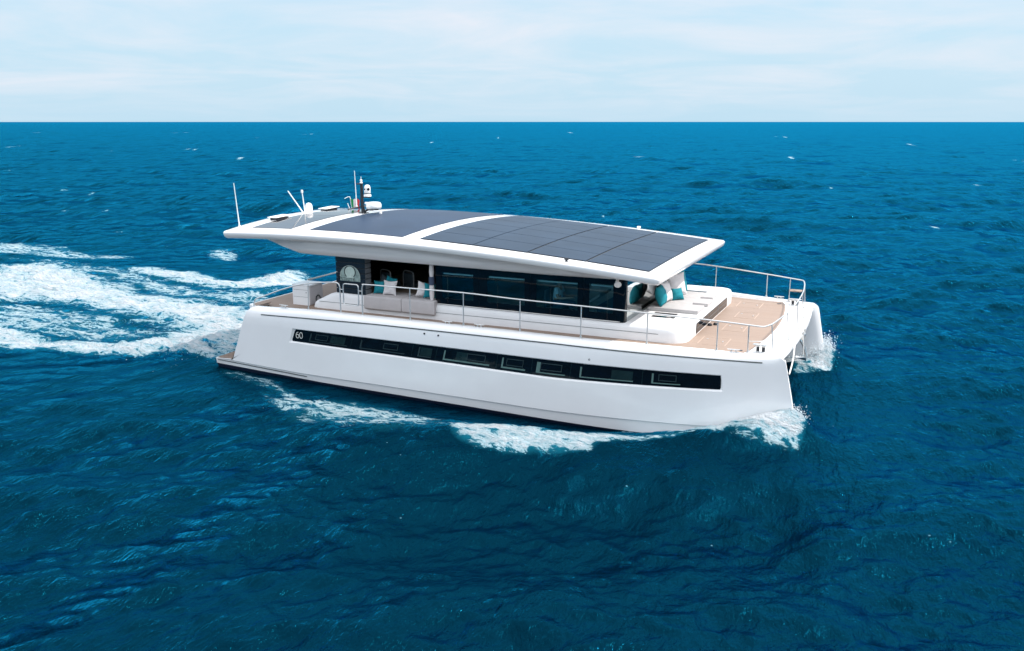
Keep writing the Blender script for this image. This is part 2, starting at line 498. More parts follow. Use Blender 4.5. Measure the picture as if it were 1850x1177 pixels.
    lbl(obj('swim_platform_pad', bm, 'teak', h), 'greyish pink decking pad on the stern step')
    return h
hs = hull(-1); hp = hull(1)

def text_mesh(name, body, size, m, parent, loc, rot, extrude=0.002, spacing=1.0, bold=0.0):
    c = bpy.data.curves.new(name, 'FONT'); c.body = body; c.size = size; c.extrude = extrude; c.space_character = spacing; c.offset = bold
    c.resolution_u = 6
    tmp = bpy.data.objects.new(name, c); COL.objects.link(tmp)
    dg = bpy.context.evaluated_depsgraph_get(); dg.update()
    me = bpy.data.meshes.new_from_object(tmp.evaluated_get(dg))
    bpy.data.objects.remove(tmp); me.name = name; me.materials.clear(); me.materials.append(MATS[m])
    o = bpy.data.objects.new(name, me); COL.objects.link(o); o.parent = parent; o.location = loc; o.rotation_euler = rot
    return o
# hull number
bm = bmesh.new()
ny_ = band_pts(3.3, 0.5, -1, 0.009)[1]
def stroke(pts, closed=False): tube(bm, [(x, ny_ - 0.001, z) for x, z in pts], 0.0105, 6, closed=closed)
nx0, nz0, nh = 3.235, 1.315, 0.185
K6 = nh / 0.235
stroke([(nx0 + K6 * (0.24 + 0.068 * math.cos(a)), nz0 + K6 * (0.1175 + 0.1175 * math.sin(a))) for a in np.linspace(0, 2 * math.pi, 28, endpoint=False)], True)
stroke([(nx0 + K6 * (0.07 + 0.066 * math.cos(a)), nz0 + K6 * (0.076 + 0.076 * math.sin(a))) for a in np.linspace(0, 2 * math.pi, 24, endpoint=False)], True)
stroke([(p.x, p.z) for p in spline([(nx0 + K6 * q, 0, nz0 + K6 * w_) for q, w_ in ((0.004, 0.076), (0.008, 0.13), (0.03, 0.19), (0.07, 0.227), (0.115, 0.235))], 5)])
obj('hull_number', bm, 'number', hs)

# bridge deck between the hulls
bm = bmesh.new()
sec = []
for x, z0, z1 in ((0.95, 1.70, 1.84), (1.2, 0.9, 1.84), (13.0, 0.8, 1.84), (15.4, 0.95, 1.84), (16.7, 1.30, 1.84), (17.25, 1.62, 1.84), (17.42, 1.76, 1.84)):
    hwid = hy(x) - hw_(x, 1.5) + 0.12
    n = 14
    sec.append([(x, -hwid + 2 * hwid * k / n, z0 + 0.25 * (abs(2 * k / n - 1)) ** 3 * (1 if x < 17 else 0.3)) for k in range(n + 1)] + [(x, hwid, z1), (x, -hwid, z1)])
loops(bm, sec)
obj('bridge_deck', bm, 'gelcoat', CAT)
# central nacelle under the bow
bm = bmesh.new()
loops(bm, [[(x, math.sin(a) * w * (1 if True else 0), z - math.cos(a) * h) for a in np.linspace(-1.4, 1.4, 11)] + [(x, w, 1.8), (x, -w, 1.8)] for x, w, z, h in ((17.36, 0.42, 1.80, 0.18), (17.0, 0.62, 1.6, 0.45), (16.0, 0.85, 1.45, 0.7), (13.0, 1.0, 1.4, 0.8))])
obj('bow_nacelle', bm, 'gelcoat', CAT)

# deck
def deck_outline(inset, x_aft, bowx, yb):
    xs = np.concatenate([np.linspace(1.9, 14, 14), np.linspace(14.5, bowx[0], 8)])
    star = [(x, -(hy(x) - 0.405 * min(1, hw_(x, 2) / .95) - inset)) for x in xs]
    bow = [(bowx[i], yb[i]) for i in range(1, len(yb))]
    port = [(x, -y) for x, y in star[::-1]]
    return [(x_aft, -3.72 + inset), (1.45, -4.25 + inset)] + star + bow + port + [(1.45, 4.25 - inset), (x_aft, 3.72 - inset)]
bm = bmesh.new()
yb = [0] + list(np.linspace(-3.4, 3.4, 17))
ol = deck_outline(0.0, 0.70, [17.0] + [17.56 - 0.012 * y * y for y in yb[1:]], yb)
slab(bm, ol, 1.83, 2.0)
DECK = obj('deck', bm, 'gelcoat_matte', CAT, bevel=0.02)
bm = bmesh.new()
yb = [0] + list(np.linspace(-3.25, 3.25, 17))
ol = deck_outline(0.07, 0.80, [16.45] + [16.84 - 0.024 * y * y for y in yb[1:]], yb)
f = bm.faces.new([bm.verts.new((x, y, 2.006)) for x, y in ol])
bm.normal_update(); bmesh.ops.triangulate(bm, faces=[f], ngon_method='EAR_CLIP')
lbl(obj('teak_planking', bm, 'teak', DECK, smooth=False), 'pale planked teak laid over the deck')
# flush hatches in the foredeck
for hx, hyy, wx, wy in ((15.55, -2.6, 0.75, 0.9), (15.75, -0.75, 0.62, 0.9), (15.75, 1.1, 0.62, 0.9), (15.55, 2.75, 0.75, 0.9)):
    bm = bmesh.new()
    o_ = rrect(hx - wx / 2, hx + wx / 2, hyy - wy / 2, hyy + wy / 2, 0.05, 3); i_ = rrect(hx - wx / 2 + .025, hx + wx / 2 - .025, hyy - wy / 2 + .025, hyy + wy / 2 - .025, 0.04, 3)
    loops(bm, [[(x, y, 2.009) for x, y in o_], [(x, y, 2.011) for x, y in o_], [(x, y, 2.011) for x, y in i_], [(x, y, 2.009) for x, y in i_]], False, False)
    fr_ = obj('deck_hatch', bm, 'brown_seal', DECK, smooth=False)
    bm = bmesh.new(); tube(bm, [(hx + wx * .3, hyy - .06, 2.014), (hx + wx * .3, hyy + .06, 2.014)], 0.012, 6)
    obj('hatch_hinge', bm, 'steel', DECK)
    bm = bmesh.new(); lathe(bm, [(0, 0), (.03, 0), (.03, .006), (0, .006)], (hx - wx * .3, hyy + .2, 2.008), 10)
    obj('hatch_latch', bm, 'steel', DECK)

# coachroof: coaming round the saloon and raised lounge forward
CR_F = 14.93
def zt_(x): return interp(x, [2.90, 2.93, 2.97, 3.05, 3.73, 3.9, 7.4, 13.2, 14.78, 14.86, 14.91, 14.93], [2.06, 2.12, 2.17, 2.23, 2.55, 2.565, 2.47, 2.43, 2.428, 2.42, 2.40, 2.37])
def chw(x):
    r = 0.5
    if x > CR_F - r: return 3.36 - r + math.sqrt(max(0, r * r - (x - CR_F + r) ** 2))
    return interp(x, [2.9, 2.98, 3.1], [3.2, 3.31, 3.36])
bm = bmesh.new()
rings = []
for x in list(np.linspace(2.90, 3.12, 8)) + list(np.linspace(3.3, 14.3, 40)) + list(np.linspace(14.43, CR_F, 20)):
    h, z = chw(x), zt_(x)
    k = min(1.0, (z - 2.0) / 0.3)
    half = [(h, 1.95), (h - 0.0, 2.02), (h - 0.01, z - 0.16 * k), (h - 0.025, z - 0.09 * k), (h - 0.055, z - 0.035 * k), (h - 0.10, z - 0.006), (h - 0.16, z)]
    rings.append([(x, y, zz2) for y, zz2 in half] + [(x, y, zz2) for y, zz2 in [(0.0, z + 0.004)]] + [(x, -y, zz2) for y, zz2 in half[::-1]])
loops(bm, rings)
COACH = obj('coachroof', bm, 'gelcoat_matte', CAT, angle=50)
for sg in (-1, 1):
    bm = bmesh.new(); box(bm, 3.2, 14.2, sg * 3.358 - 0.004, sg * 3.358 + 0.004, 2.225, 2.234)
    obj('coaming_seam', bm, 'trim_dark', COACH, smooth=False)
# front window of the cabins below, set in the lounge front
bm = bmesh.new()
rings = []
for xo in (14.92, 14.945):
    rings.append([(xo, -2.12, 2.04), (xo, 2.12, 2.04), (xo, 2.10, 2.335), (xo, -2.10, 2.335)])
loops(bm, rings)
GR = obj('lounge_front_window', bm, 'black_glass', COACH, bevel=0.008)
lbl(GR, 'long dark window strip across the lounge front')
bm = bmesh.new()
for y in (-0.72, 0.72): box(bm, 14.915, 14.948, y - 0.012, y + 0.012, 2.05, 2.325)
box(bm, 14.915, 14.9475, -2.05, 2.05, 2.185, 2.192)
obj('window_joint', bm, 'slat_end', GR, smooth=False)
for x0, y0, w in ((13.62, -1.72, 0.66), (13.66, -2.17, 0.66), (13.6, 2.06, 0.68)):
    bm = bmesh.new()
    slab(bm, rrect(x0, x0 + w, y0, y0 + 0.17, 0.03, 4), 2.425, 2.442)
    o = obj('roof_hatch', bm, 'black_glass', COACH, bevel=0.004)
# cabin sole and bulkhead seen through the glass
bm = bmesh.new()
quadsheet(bm, [[(x, -3.18, zt_(x) + 0.012), (x, 3.18, zt_(x) + 0.012)] for x in (3.95, 7.4, 13.15)])
SOLE = obj('cabin_sole', bm, 'cabin_wood', CAT, smooth=False)
GY = 3.27
def win(sg, x0, x1, ix0, ix1, z0=2.66, z1=3.45):
    zb0, zb1 = zt_(x0) - 0.005, zt_(x1) - 0.005
    bm = bmesh.new()
    a, b = sg * (GY - 0.02), sg * GY
    for X0, X1, Za, Zb, Zc, Zd in ((x0, ix0, zb0, zb0, 3.72, 3.72), (ix1, x1, zb1, zb1, 3.72, 3.72), (ix0, ix1, zb0, zb1, z0, z0), (ix0, ix1, z1, z1, 3.72, 3.72)):
        loops(bm, [[(X0, a, Za), (X1, a, Zb), (X1, a, Zd), (X0, a, Zc)], [(X0, b, Za), (X1, b, Zb), (X1, b, Zd), (X0, b, Zc)]])
    fr_ = obj('saloon_window', bm, 'black_glass', CAT, smooth=False)
    bm = bmesh.new(); box(bm, ix0, ix1, min(sg * (GY - .009), sg * (GY - .014)), max(sg * (GY - .009), sg * (GY - .014)), z0, z1)
    obj('pane', bm, 'tinted_glass', fr_, smooth=False)
    # pale edge of the blind box behind the head of the pane
    bm = bmesh.new(); box(bm, ix0 + .03, ix1 - .03, min(sg * (GY - .06), sg * (GY - .12)), max(sg * (GY - .06), sg * (GY - .12)), z1 - 0.07, z1 - 0.035)
    obj('blind_box', bm, 'white_plastic', fr_, smooth=False)
for sg in (-1, 1):
    for x0, x1, a, b in ((7.40, 8.805, 7.59, 8.63), (8.815, 10.425, 9.08, 10.26), (10.435, 12.035, 10.62, 11.86), (12.045, 12.99, 12.2, 12.89)):
        win(sg, x0, x1, a, b)
    bm = bmesh.new()
    loops(bm, [[(x, y, z) for x, y in [(12.995, sg * (GY - .16)), (12.995, sg * (GY + .002)), (13.13, sg * (GY + .002)), (13.19, sg * (GY - .012)), (13.225, sg * (GY - .04)), (13.24, sg * (GY - .09)), (13.24, sg * (GY - .16))]] for z in (2.425, 3.74)])
    obj('corner_post', bm, 'black_glass', CAT, angle=60)
    bm = bmesh.new()
    tube(bm, [(x, sg * (GY + .015), zt_(x) + 0.016) for x in np.linspace(7.42, 13.1, 12)], 0.011, 6)
    obj('sill_trim', bm, 'steel', CAT)
bm = bmesh.new()
box(bm, 13.225, 13.245, -GY + .16, GY - .16, 2.425, 3.75)
lbl(obj('windscreen', bm, 'windscreen_glass', CAT, smooth=False), 'mirror tinted windscreen facing the front lounge')
# inside: aft bulkhead with glazed doors, galley block, dashboard
bm = bmesh.new()
box(bm, 7.36, 7.40, -GY + .02, GY - .02, 2.48, 3.75)
BH = obj('saloon_bulkhead', bm, 'black_glass', CAT, smooth=False)
bm = bmesh.new()
box(bm, 8.6, 9.6, 0.8, 1.6, 2.48, 2.95)
obj('saloon_table', bm, 'cabin_pale', CAT, bevel=0.03)
bm = bmesh.new(); box(bm, 7.8, 10.2, 2.2, 2.9, 2.48, 2.9)
obj('saloon_sofa', bm, 'cushion_grey', CAT, bevel=0.06)
bm = bmesh.new()
box(bm, 12.25, 13.0, -2.75, 2.75, 2.45, 2.74)
DASH = obj('dashboard', bm, 'cabin_dark', CAT, bevel=0.04)
bm = bmesh.new()
loops(bm, [[(11.95, -2.62, 2.74), (12.3, -2.62, 2.98), (12.3, -1.6, 2.98), (11.95, -1.6, 2.74)], [(11.93, -2.62, 2.80), (12.28, -2.62, 3.05), (12.28, -1.6, 3.05), (11.93, -1.6, 2.80)]])
lbl(obj('helm_console', bm, 'cushion_white', DASH, bevel=0.015), 'pale sloping helm console behind the side window')
# cockpit screens
bm = bmesh.new(); box(bm, 3.86, 3.90, -2.95, GY, 2.55, 3.72); box(bm, 3.9, 7.34, GY - .04, GY, 2.5, 3.72)
obj('cockpit_screen', bm, 'black_glass', CAT, smooth=False)
bm = bmesh.new()
for y0, y1 in ((-2.75, -2.0), (-1.85, -1.1), (-0.95, 0.6)):
    box(bm, 7.335, 7.358, y0, y1, 2.5, 3.5)
DOOR = obj('glazed_door', bm, 'blind_dim', CAT, smooth=False, bevel=0.006)

# louvred cockpit screen with the emblem
bm = bmesh.new(); box(bm, 3.88, 4.90, -3.27, -3.0, 2.54, 3.72)
LV = obj('louvre_screen', bm, 'cabin_dark', CAT, smooth=False)
lbl(LV, 'dark louvred cockpit screen with round emblem')
n = 7; z0, z1 = 2.555, 3.70
for k in range(n):
    za = z0 + (z1 - z0) * k / n; zb = za + (z1 - z0) / n - 0.02
    bm = bmesh.new()
    box(bm, 3.85 - 0.0, 4.935, -3.30, -2.985, za, zb)
    for f in bm.faces:
        if f.calc_center_median().x > 4.93: f.material_index = 1
    obj('louvre', bm, ['dark_slat', 'slat_end'], LV, smooth=False, bevel=0.006)
# emblem
ecx, ecz, ew = 4.38, 2.945, 0.37
bm = bmesh.new()
arch = [(ecx - ew, ecz), (ecx + ew, ecz)] + [(ecx + ew * math.cos(a), ecz + 0.13 + 0.36 * math.sin(a)) for a in np.linspace(0, math.pi, 28)]
loops(bm, [[(x, -3.303, z) for x, z in arch], [(x, -3.312, z) for x, z in arch]])
EM = obj('emblem', bm, 'emblem_glass', CAT, smooth=False); EM.parent = LV
bm = bmesh.new()
ring_o = [(ecx + 0.215 * math.cos(a), ecz + 0.29 + 0.205 * math.sin(a)) for a in np.linspace(0, 2 * math.pi, 32, endpoint=False)]
loops(bm, [[(x, -3.312, z) for x, z in ring_o], [(x, -3.3145, z) for x, z in ring_o]])
obj('emblem_ring', bm, 'cabin_dark', LV, smooth=False)
bm = bmesh.new()
ring_o = [(ecx + 0.18 * math.cos(a), ecz + 0.285 + 0.175 * math.sin(a)) for a in np.linspace(0, 2 * math.pi, 32, endpoint=False)]
loops(bm, [[(x, -3.3145, z) for x, z in ring_o], [(x, -3.3175, z) for x, z in ring_o]])
neck = [(ecx - .14, ecz + .1), (ecx + .14, ecz + .1), (ecx + .10, ecz + .20), (ecx - .10, ecz + .20)]
loops(bm, [[(x, -3.3145, z) for x, z in neck], [(x, -3.317, z) for x, z in neck]])
obj('emblem_disc', bm, 'emblem_pale', LV, smooth=False)
bm = bmesh.new()
am = [(ecx + ew * 0.99 * math.cos(a), ecz + 0.13 + 0.355 * math.sin(a)) for a in np.linspace(0.0, math.pi, 30)]
tube(bm, [(x, -3.314, z) for x, z in am], 0.008, 5)
obj('emblem_rim', bm, 'emblem_pale', LV)
text_mesh('emblem_lettering', 'STELITE', 0.135, 'cabin_dark', LV, (ecx - 0.335, -3.3135, ecz + 0.012), (R(90), 0, 0), 0.001, 1.12)

# wet bar on the aft deck
bm = bmesh.new(); slab(bm, rrect(2.05, 2.70, -3.21, -2.48, 0.03, 3), 2.0, 2.63)
WB = obj('wet_bar', bm, 'gelcoat_matte', CAT)
lbl(WB, 'white wet bar cabinet on the aft teak deck')
bm = bmesh.new(); slab(bm, rrect(2.04, 2.72, -3.22, -2.47, 0.03, 3), 2.634, 2.67); obj('worktop', bm, 'gelcoat', WB, bevel=0.008)
bm = bmesh.new(); box(bm, 2.702, 2.722, -3.19, -2.50, 2.02, 2.61); obj('cabinet_door', bm, 'grey_panel', WB, bevel=0.01)
bm = bmesh.new(); tube(bm, [(2.735, -2.78 + 0.11 * math.cos(a), 2.17 + 0.11 * math.sin(a)) for a in np.linspace(0, 2 * math.pi, 20, endpoint=False)], 0.02, 8, closed=True)
obj('round_vent', bm, 'trim_dark', WB)
bm = bmesh.new()
for z in (2.50, 2.27): box(bm, 2.1, 2.66, -3.214, -3.209, z, z + .007)
lathe(bm, [(0, 0), (.014, 0), (.014, .012), (0, .012)], (2.6, -3.21, 2.42), 10, (0, -1, 0))
obj('drawer_gap', bm, 'trim_dark', WB, smooth=False)

# ------------------------------------------------------------------ roof
ZE = np.polyfit([.1, .22, 1.6, 3.15, 4.7, 6.3, 9, 11.5, 14.4], [4.365, 4.37, 4.41, 4.43, 4.43, 4.40, 4.275, 4.125, 3.87], 4)
def ze_(x): return float(np.polyval(ZE, x))
def cam_(x): return interp(x, [0, 4, 6.7, 9, 12, 14.4], [0.26, 0.26, 0.2, 0.13, 0.07, 0.04])
RW = 4.14
def zr(x, y): return ze_(x) + cam_(x) * (1 - min(1, abs(y) / RW) ** 2)
RX0, RX1 = 0.13, 14.40
def roof_outline(ins, r=0.12, n=5, nx=60, ny=30):
    x0, x1, y0, y1 = RX0 + ins, RX1 - ins, -RW + ins, RW - ins
    r = max(0.015, r - ins * 0.5)
    out = []
    def seg(a, b, m): return [(a[0] + (b[0] - a[0]) * k / m, a[1] + (b[1] - a[1]) * k / m) for k in range(m)]
    def arc(cx_, cy_, a0): return [(cx_ + r * math.cos(R(a0 + 90 * k / n)), cy_ + r * math.sin(R(a0 + 90 * k / n))) for k in range(n)]
    out += seg((x1, y0 + r), (x1, y1 - r), ny) + arc(x1 - r, y1 - r, 0) + seg((x1 - r, y1), (x0 + r, y1), nx) + arc(x0 + r, y1 - r, 90)
    out += seg((x0, y1 - r), (x0, y0 + r), ny) + arc(x0 + r, y0 + r, 180) + seg((x0 + r, y0), (x1 - r, y0), nx) + arc(x1 - r, y0 + r, 270)
    return out
bm = bmesh.new()
rings = []
def rz(ins, dz): return [(x, y, zr(x, y) + dz) for x, y in roof_outline(ins)]
rings.append([(x, y, ze_(x) - 0.23) for x, y in roof_outline(0.55)])
rings += [[(x, y, ze_(x) - 0.225) for x, y in roof_outline(0.16)], [(x, y, ze_(x) - 0.205) for x, y in roof_outline(0.075)],
          [(x, y, ze_(x) - 0.16) for x, y in roof_outline(0.03)], [(x, y, ze_(x) - 0.07) for x, y in roof_outline(0.0)], [(x, y, zr(x, y) - 0.035) for x, y in roof_outline(0.004)], [(x, y, zr(x, y) - 0.012) for x, y in roof_outline(0.02)],
          rz(0.05, 0)]
V = loops(bm, rings, True, False)
# top grid
last = V[-1]
x0, x1, y0, y1 = RX0 + .05, RX1 - .05, -RW + .05, RW - .05
ring2 = rz(0.3, 0); 
Vr = [last] + [[bm.verts.new(p) for p in rz(i, 0)] for i in (0.3, 0.7, 1.2, 1.8, 2.4, 3.0, 3.6, 4.05)]
nn = len(last)
for i in range(len(Vr) - 1):
    for j in range(nn):
        bm.faces.new((Vr[i][j], Vr[i][(j + 1) % nn], Vr[i + 1][(j + 1) % nn], Vr[i + 1][j]))
# last slit between the two long sides
cap_ = bm.faces.new(Vr[-1]); bm.normal_update(); bmesh.ops.triangulate(bm, faces=[cap_])
ROOF = obj('roof', bm, 'gelcoat', CAT, angle=40)
lbl(ROOF, 'long white arched hardtop roof')
# fairing under the roof
bm = bmesh.new()
rings = []
for x in np.linspace(0, 1, 34):
    xt = 1.62 + x * (13.9 - 1.62); xb2 = 2.82 + x * (13.45 - 2.82)
    rr_ = []
    zt = ze_(xt) - 0.226; zbm = interp(xb2, [2.8, 6, 11, 13.4], [3.75, 3.70, 3.65, 3.67])
    prof = [(3.86, 0.0, zt), (3.80, 0.12, zt + (zbm - zt) * 0.12), (3.72, 0.5, zt + (zbm - zt) * 0.55), (3.62, 0.93, zt + (zbm - zt) * 0.94), (3.56, 1.0, zbm)]
    rr_ = [(xt + (xb2 - xt) * t, -y, z) for y, t, z in prof] + [(xt + (xb2 - xt) * t, y, z) for y, t, z in prof[::-1]]
    rings.append(rr_)
loops(bm, rings)
obj('roof_fairing', bm, 'gelcoat', ROOF, angle=40)
def roof_sheet(name, x0, x1, y0, y1, m, dz=0.008, parent=ROOF, th=0.01):
    bm = bmesh.new()
    nx, ny = max(3, int((x1 - x0) / 0.3)), max(3, int((y1 - y0) / 0.3))
    X = np.linspace(x0, x1, nx + 1); Y = np.linspace(y0, y1, ny + 1)
    quadsheet(bm, [[(x, y, zr(x, y) + dz) for y in Y] for x in X])
    bm.normal_update()
    rim = [e for e in bm.edges if e.is_boundary]
    r = bmesh.ops.extrude_edge_only(bm, edges=rim)
    for v in r['geom']:
        if isinstance(v, bmesh.types.BMVert): v.co.z -= th
    return obj(name, bm, m, parent)
# backing under the front array, then its panels
roof_sheet('solar_backing', 7.03, 13.95, -3.55, 3.55, 'black_plastic', 0.006)
cols = [7.04, 8.77, 10.47, 12.20, 13.94]; PW = 7.08 / 6
for i in range(4):
    for j in range(6):
        g0, g1 = (0.016 if i in (0, 1) else 0.032), (0.016 if i in (0,) else 0.032)
        roof_sheet('solar_panel', cols[i] + (g0 if i else 0.005), cols[i + 1] - (g1 if i < 3 else 0.005), -3.54 + PW * j + 0.012, -3.54 + PW * (j + 1) - 0.012, 'solar_cells', 0.022)
lbl(roof_sheet('sliding_sunroof', 3.12, 6.44, -3.54, 3.54, 'solar_plain', 0.014), 'large plain dark blue panel in the roof centre')
for y0, y1 in ((-3.54, -1.1), (-1.08, 1.2), (1.22, 3.54)):
    roof_sheet('skylight', 0.88 , 2.40, y0, y1, 'solar_aft', 0.012)
# small deck lights on the roof edges
for x, y in ((11.75, -3.88), (11.45, 3.86)):
    bm = bmesh.new(); z = zr(x, y)
    lathe(bm, [(0, -.01), (.045, -.01), (.045, .02), (.02, .03), (.02, .05), (0, .05)], (x, y, z), 12)
    tube(bm, [(x - .05, y, z + .07), (x + .06, y, z + .07)], 0.035, 10)
    obj('roof_light', bm, 'black_plastic' if y < 0 else 'white_plastic', ROOF)
# spotlight on the saloon corner
bm = bmesh.new()
tube(bm, [(13.02, -3.30, 3.62), (13.02, -3.36, 3.56), (13.06, -3.40, 3.52)], [.035, .05, .07], 12)
lathe(bm, [(0, -.03), (.08, -.03), (.1, .0), (.085, .02), (0, .025)], (13.06, -3.42, 3.50), 14, (.35, -.8, -.35))
obj('deck_floodlight', bm, 'white_plastic', CAT)
# raised vents at the after edge of the roof
for yc, xc in ((-1.95, 0.70), (0.85, 0.70)):
    bm = bmesh.new(); zz0 = zr(xc, yc)
    box(bm, xc - .16, xc + .14, yc - .30, yc + .30, zz0 - .03, zz0 + .055)
    VB = obj('roof_vent', bm, 'black_plastic', ROOF, bevel=0.01)
    bm = bmesh.new()
    loops(bm, [[(xc + a_, yc + b_, zz0 + c_ + o_) for a_, b_, c_ in ((-.20, -.40, .060), (.18, -.40, .060), (.18, .40, .085), (-.20, .40, .085))] for o_ in (0, .022)])
    obj('vent_lid', bm, 'white_plastic', VB, bevel=0.008)

def rod(name, a, b, r0, r1, m, parent, base_r=0.03):
    bm = bmesh.new(); a, b = Vector(a), Vector(b)
    tube(bm, [a, a + (b - a) * 0.05, a + (b - a) * 0.06, b], [base_r, base_r, r0, r1], 8)
    return obj(name, bm, m, parent)
lbl(rod('whip_antenna', (0.36, -3.55, zr(.36, -3.55) - .01), (0.30, -3.62, 5.86), 0.019, 0.012, 'white_plastic', ROOF, 0.035), 'tall whip aerial at the roof corner')
lbl(rod('rod_antenna', (0.55, -0.46, zr(.55, -.46) - .01), (0.20, -0.82, 5.42), 0.022, 0.018, 'white_plastic', ROOF, 0.035), 'thick rod aerial leaning aft')
lbl(rod('rod_antenna', (0.6, -0.44, zr(.6, -.44) - .01), (0.56, -0.5, 5.36), 0.020, 0.016, 'white_plastic', ROOF, 0.03), 'upright rod aerial with a knob on top')
bm = bmesh.new(); lathe(bm, [(0, 0), (.035, 0), (.042, .03), (.035, .1), (0, .11)], (0.56, -0.5, 5.34), 12); obj('antenna_knob', bm, 'white_plastic', ROOF)
bm = bmesh.new(); zz0 = zr(.55, -.15)
lathe(bm, [(0, -.01), (.118, -.01), (.122, .04), (.13, .06), (.13, .17), (.122, .235), (.095, .29), (.048, .32), (0, .33)], (0.55, -0.15, zz0), 24)
lbl(obj('satellite_dome', bm, 'white_plastic', ROOF), 'small white satellite dome between the aerials')

# mast with radar and camera
MX = 2.75; mz = zr(MX, 0)
bm = bmesh.new()
box(bm, MX - .15, MX + .15, -.1, .1, mz - .01, mz + .02)
tube(bm, [(MX, 0, mz), (MX - .03, 0, mz + .18), (MX - .05, 0, mz + .3), (MX - .05, 0, 5.70)], [.075, .06, .055, .05], 12)
tube(bm, [(MX + .02, 0, mz + .02), (MX + .2, 0, mz + .14), (MX + .6, 0, mz + .15)], 0.035, 8)
tube(bm, [(MX - .05, -.05, mz + .22), (MX - .12, -.75, mz + .18)], 0.025, 6); tube(bm, [(MX - .05, .05, mz + .22), (MX - .12, .55, mz + .22)], 0.025, 6)
tube(bm, [(MX - .05, 0, 5.24), (MX + .28, 0, 5.24)], 0.03, 8); tube(bm, [(MX - .05, 0, 5.05), (MX + .12, 0, 5.05)], 0.02, 8)
tube(bm, [(MX - .05, 0, 5.68), (MX - .2, -.06, 5.68)], 0.025, 8)
MAST = obj('mast', bm, 'black_plastic', ROOF)
MAST.parent = CAT
lbl(MAST, 'short black instrument mast on the roof')
bm = bmesh.new(); rc = (MX + .42, 0, mz + .17)
lathe(bm, [(0, 0), (.245, 0), (.262, .025), (.266, .08), (.255, .16), (.225, .20), (.17, .215), (0, .22)], rc, 32)
RD = obj('radar_dome', bm, 'white_plastic', MAST)
bm = bmesh.new(); lathe(bm, [(.258, .028), (.2645, .03), (.2655, .04), (.258, .042)], rc, 32); obj('radar_seam', bm, 'slat_end', MAST)
bm = bmesh.new(); fc = (MX + .18, 0, 5.26)
lathe(bm, [(0, 0), (.13, 0), (.13, .05), (.105, .08), (.105, .12), (.11, .13), (.11, .28), (.102, .33), (.076, .375), (.042, .395), (0, .40)], fc, 24)
obj('camera_housing', bm, 'white_plastic', MAST)
bm = bmesh.new(); lathe(bm, [(.105, .075), (.1115, .08), (.1115, .12), (.105, .125)], fc, 24)
obj('camera_band', bm, 'slat_end', MAST)
for ang, rr_ in ((-35, .044), (-110, .024)):
    bm = bmesh.new(); d = Vector((math.cos(R(ang)), math.sin(R(ang)), 0))
    lathe(bm, [(0, -.02), (rr_ * 1.3, -.02), (rr_, .012), (0, .012)], Vector(fc) + d * .106 + Vector((0, 0, .25)), 14, d)
    o = obj('camera_lens', bm, 'lens', MAST); o.scale = (1, 1, 1)
bm = bmesh.new(); lathe(bm, [(0, 0), (.05, 0), (.05, .03), (.035, .04), (.035, .08), (.045, .09), (.045, .12), (.01, .13), (.008, .24), (0, .24)], (MX - .06, 0, 5.70), 14)
obj('masthead_light', bm, 'white_plastic', MAST)
bm = bmesh.new(); lathe(bm, [(0, 0), (.06, 0), (.06, .05), (.03, .07), (0, .07)], (MX + .12, 0, 5.0), 14); obj('steaming_light', bm, 'white_plastic', MAST)
lbl(rod('mast_whip', (MX - .1, -.26, mz + .2), (MX - .14, -.26, 6.14), 0.017, 0.01, 'white_plastic', MAST, 0.03), 'thin white whip aerial beside the mast')
bm = bmesh.new()
tube(bm, [(MX + .35, -.2, mz + .01), (MX + .35, -.2, mz + .1), (MX + .75, -.1, mz + .09)], 0.012, 6); lathe(bm, [(0, 0), (.05, 0), (.05, .1), (.03, .13), (0, .13)], (MX + .75, -.1, zr(MX + .75, -.1) - .01), 12)
obj('horn', bm, 'white_plastic', MAST)

# ------------------------------------------------------------------ rails, deck fittings
RAIL = None
bm = bmesh.new()
aft = spline([(1.46, 4.39, 2.10), (1.49, 4.385, 2.26), (1.56, 4.38, 2.35), (1.92, 4.38, 2.48), (2.4, 4.38, 2.66), (2.79, 4.38, 2.79), (3.16, 4.38, 2.90), (3.55, 4.38, 2.98), (3.92, 4.38, 3.035), (4.3, 4.38, 3.075), (4.58, 4.38, 3.09), (4.69, 4.38, 3.06), (4.735, 4.38, 2.98), (4.74, 4.38, 2.85), (4.74, 4.38, 2.16)], 5)
fore = spline([(5.52, 4.38, 2.16), (5.52, 4.38, 2.85), (5.525, 4.38, 3.0), (5.57, 4.38, 3.08), (5.68, 4.38, 3.11), (7.16, 4.39, 3.115), (8.88, 4.39, 3.12), (10.6, 4.39, 3.07), (12.36, 4.36, 3.035), (14.13, 4.19, 2.965), (15.88, 3.90, 2.855), (16.58, 3.78, 2.80), (16.90, 3.73, 2.775)], 5)
for sg in (-1, 1):
    tube(bm, [(p.x, sg * p.y, p.z) for p in aft], 0.020, 8)
    gate = [(4.86 + a * 0.54, sg * 4.385, 2.45 + b * 0.63) for a, b in [(x, y) for x, y in rrect(0, 1, 0, 1, 0.14, 4)]]
    tube(bm, gate, 0.018, 8, closed=True)
port_bow = [(p.x, p.y, p.z) for p in fore]
bowp = spline([(16.90, -3.73, 2.775), (16.985, -3.68, 2.77), (17.06, -3.55, 2.775), (17.16, -3.2, 2.785), (17.28, -1.9, 2.785), (17.34, -0.3, 2.785), (17.31, 1.3, 2.785), (17.2, 2.7, 2.785), (17.08, 3.5, 2.775), (16.99, 3.69, 2.77), (16.90, 3.73, 2.775)], 6)
path = [(p.x, -p.y, p.z) for p in fore] + [tuple(p) for p in bowp[1:-1]] + port_bow[::-1]
tube(bm, path, 0.020, 8)
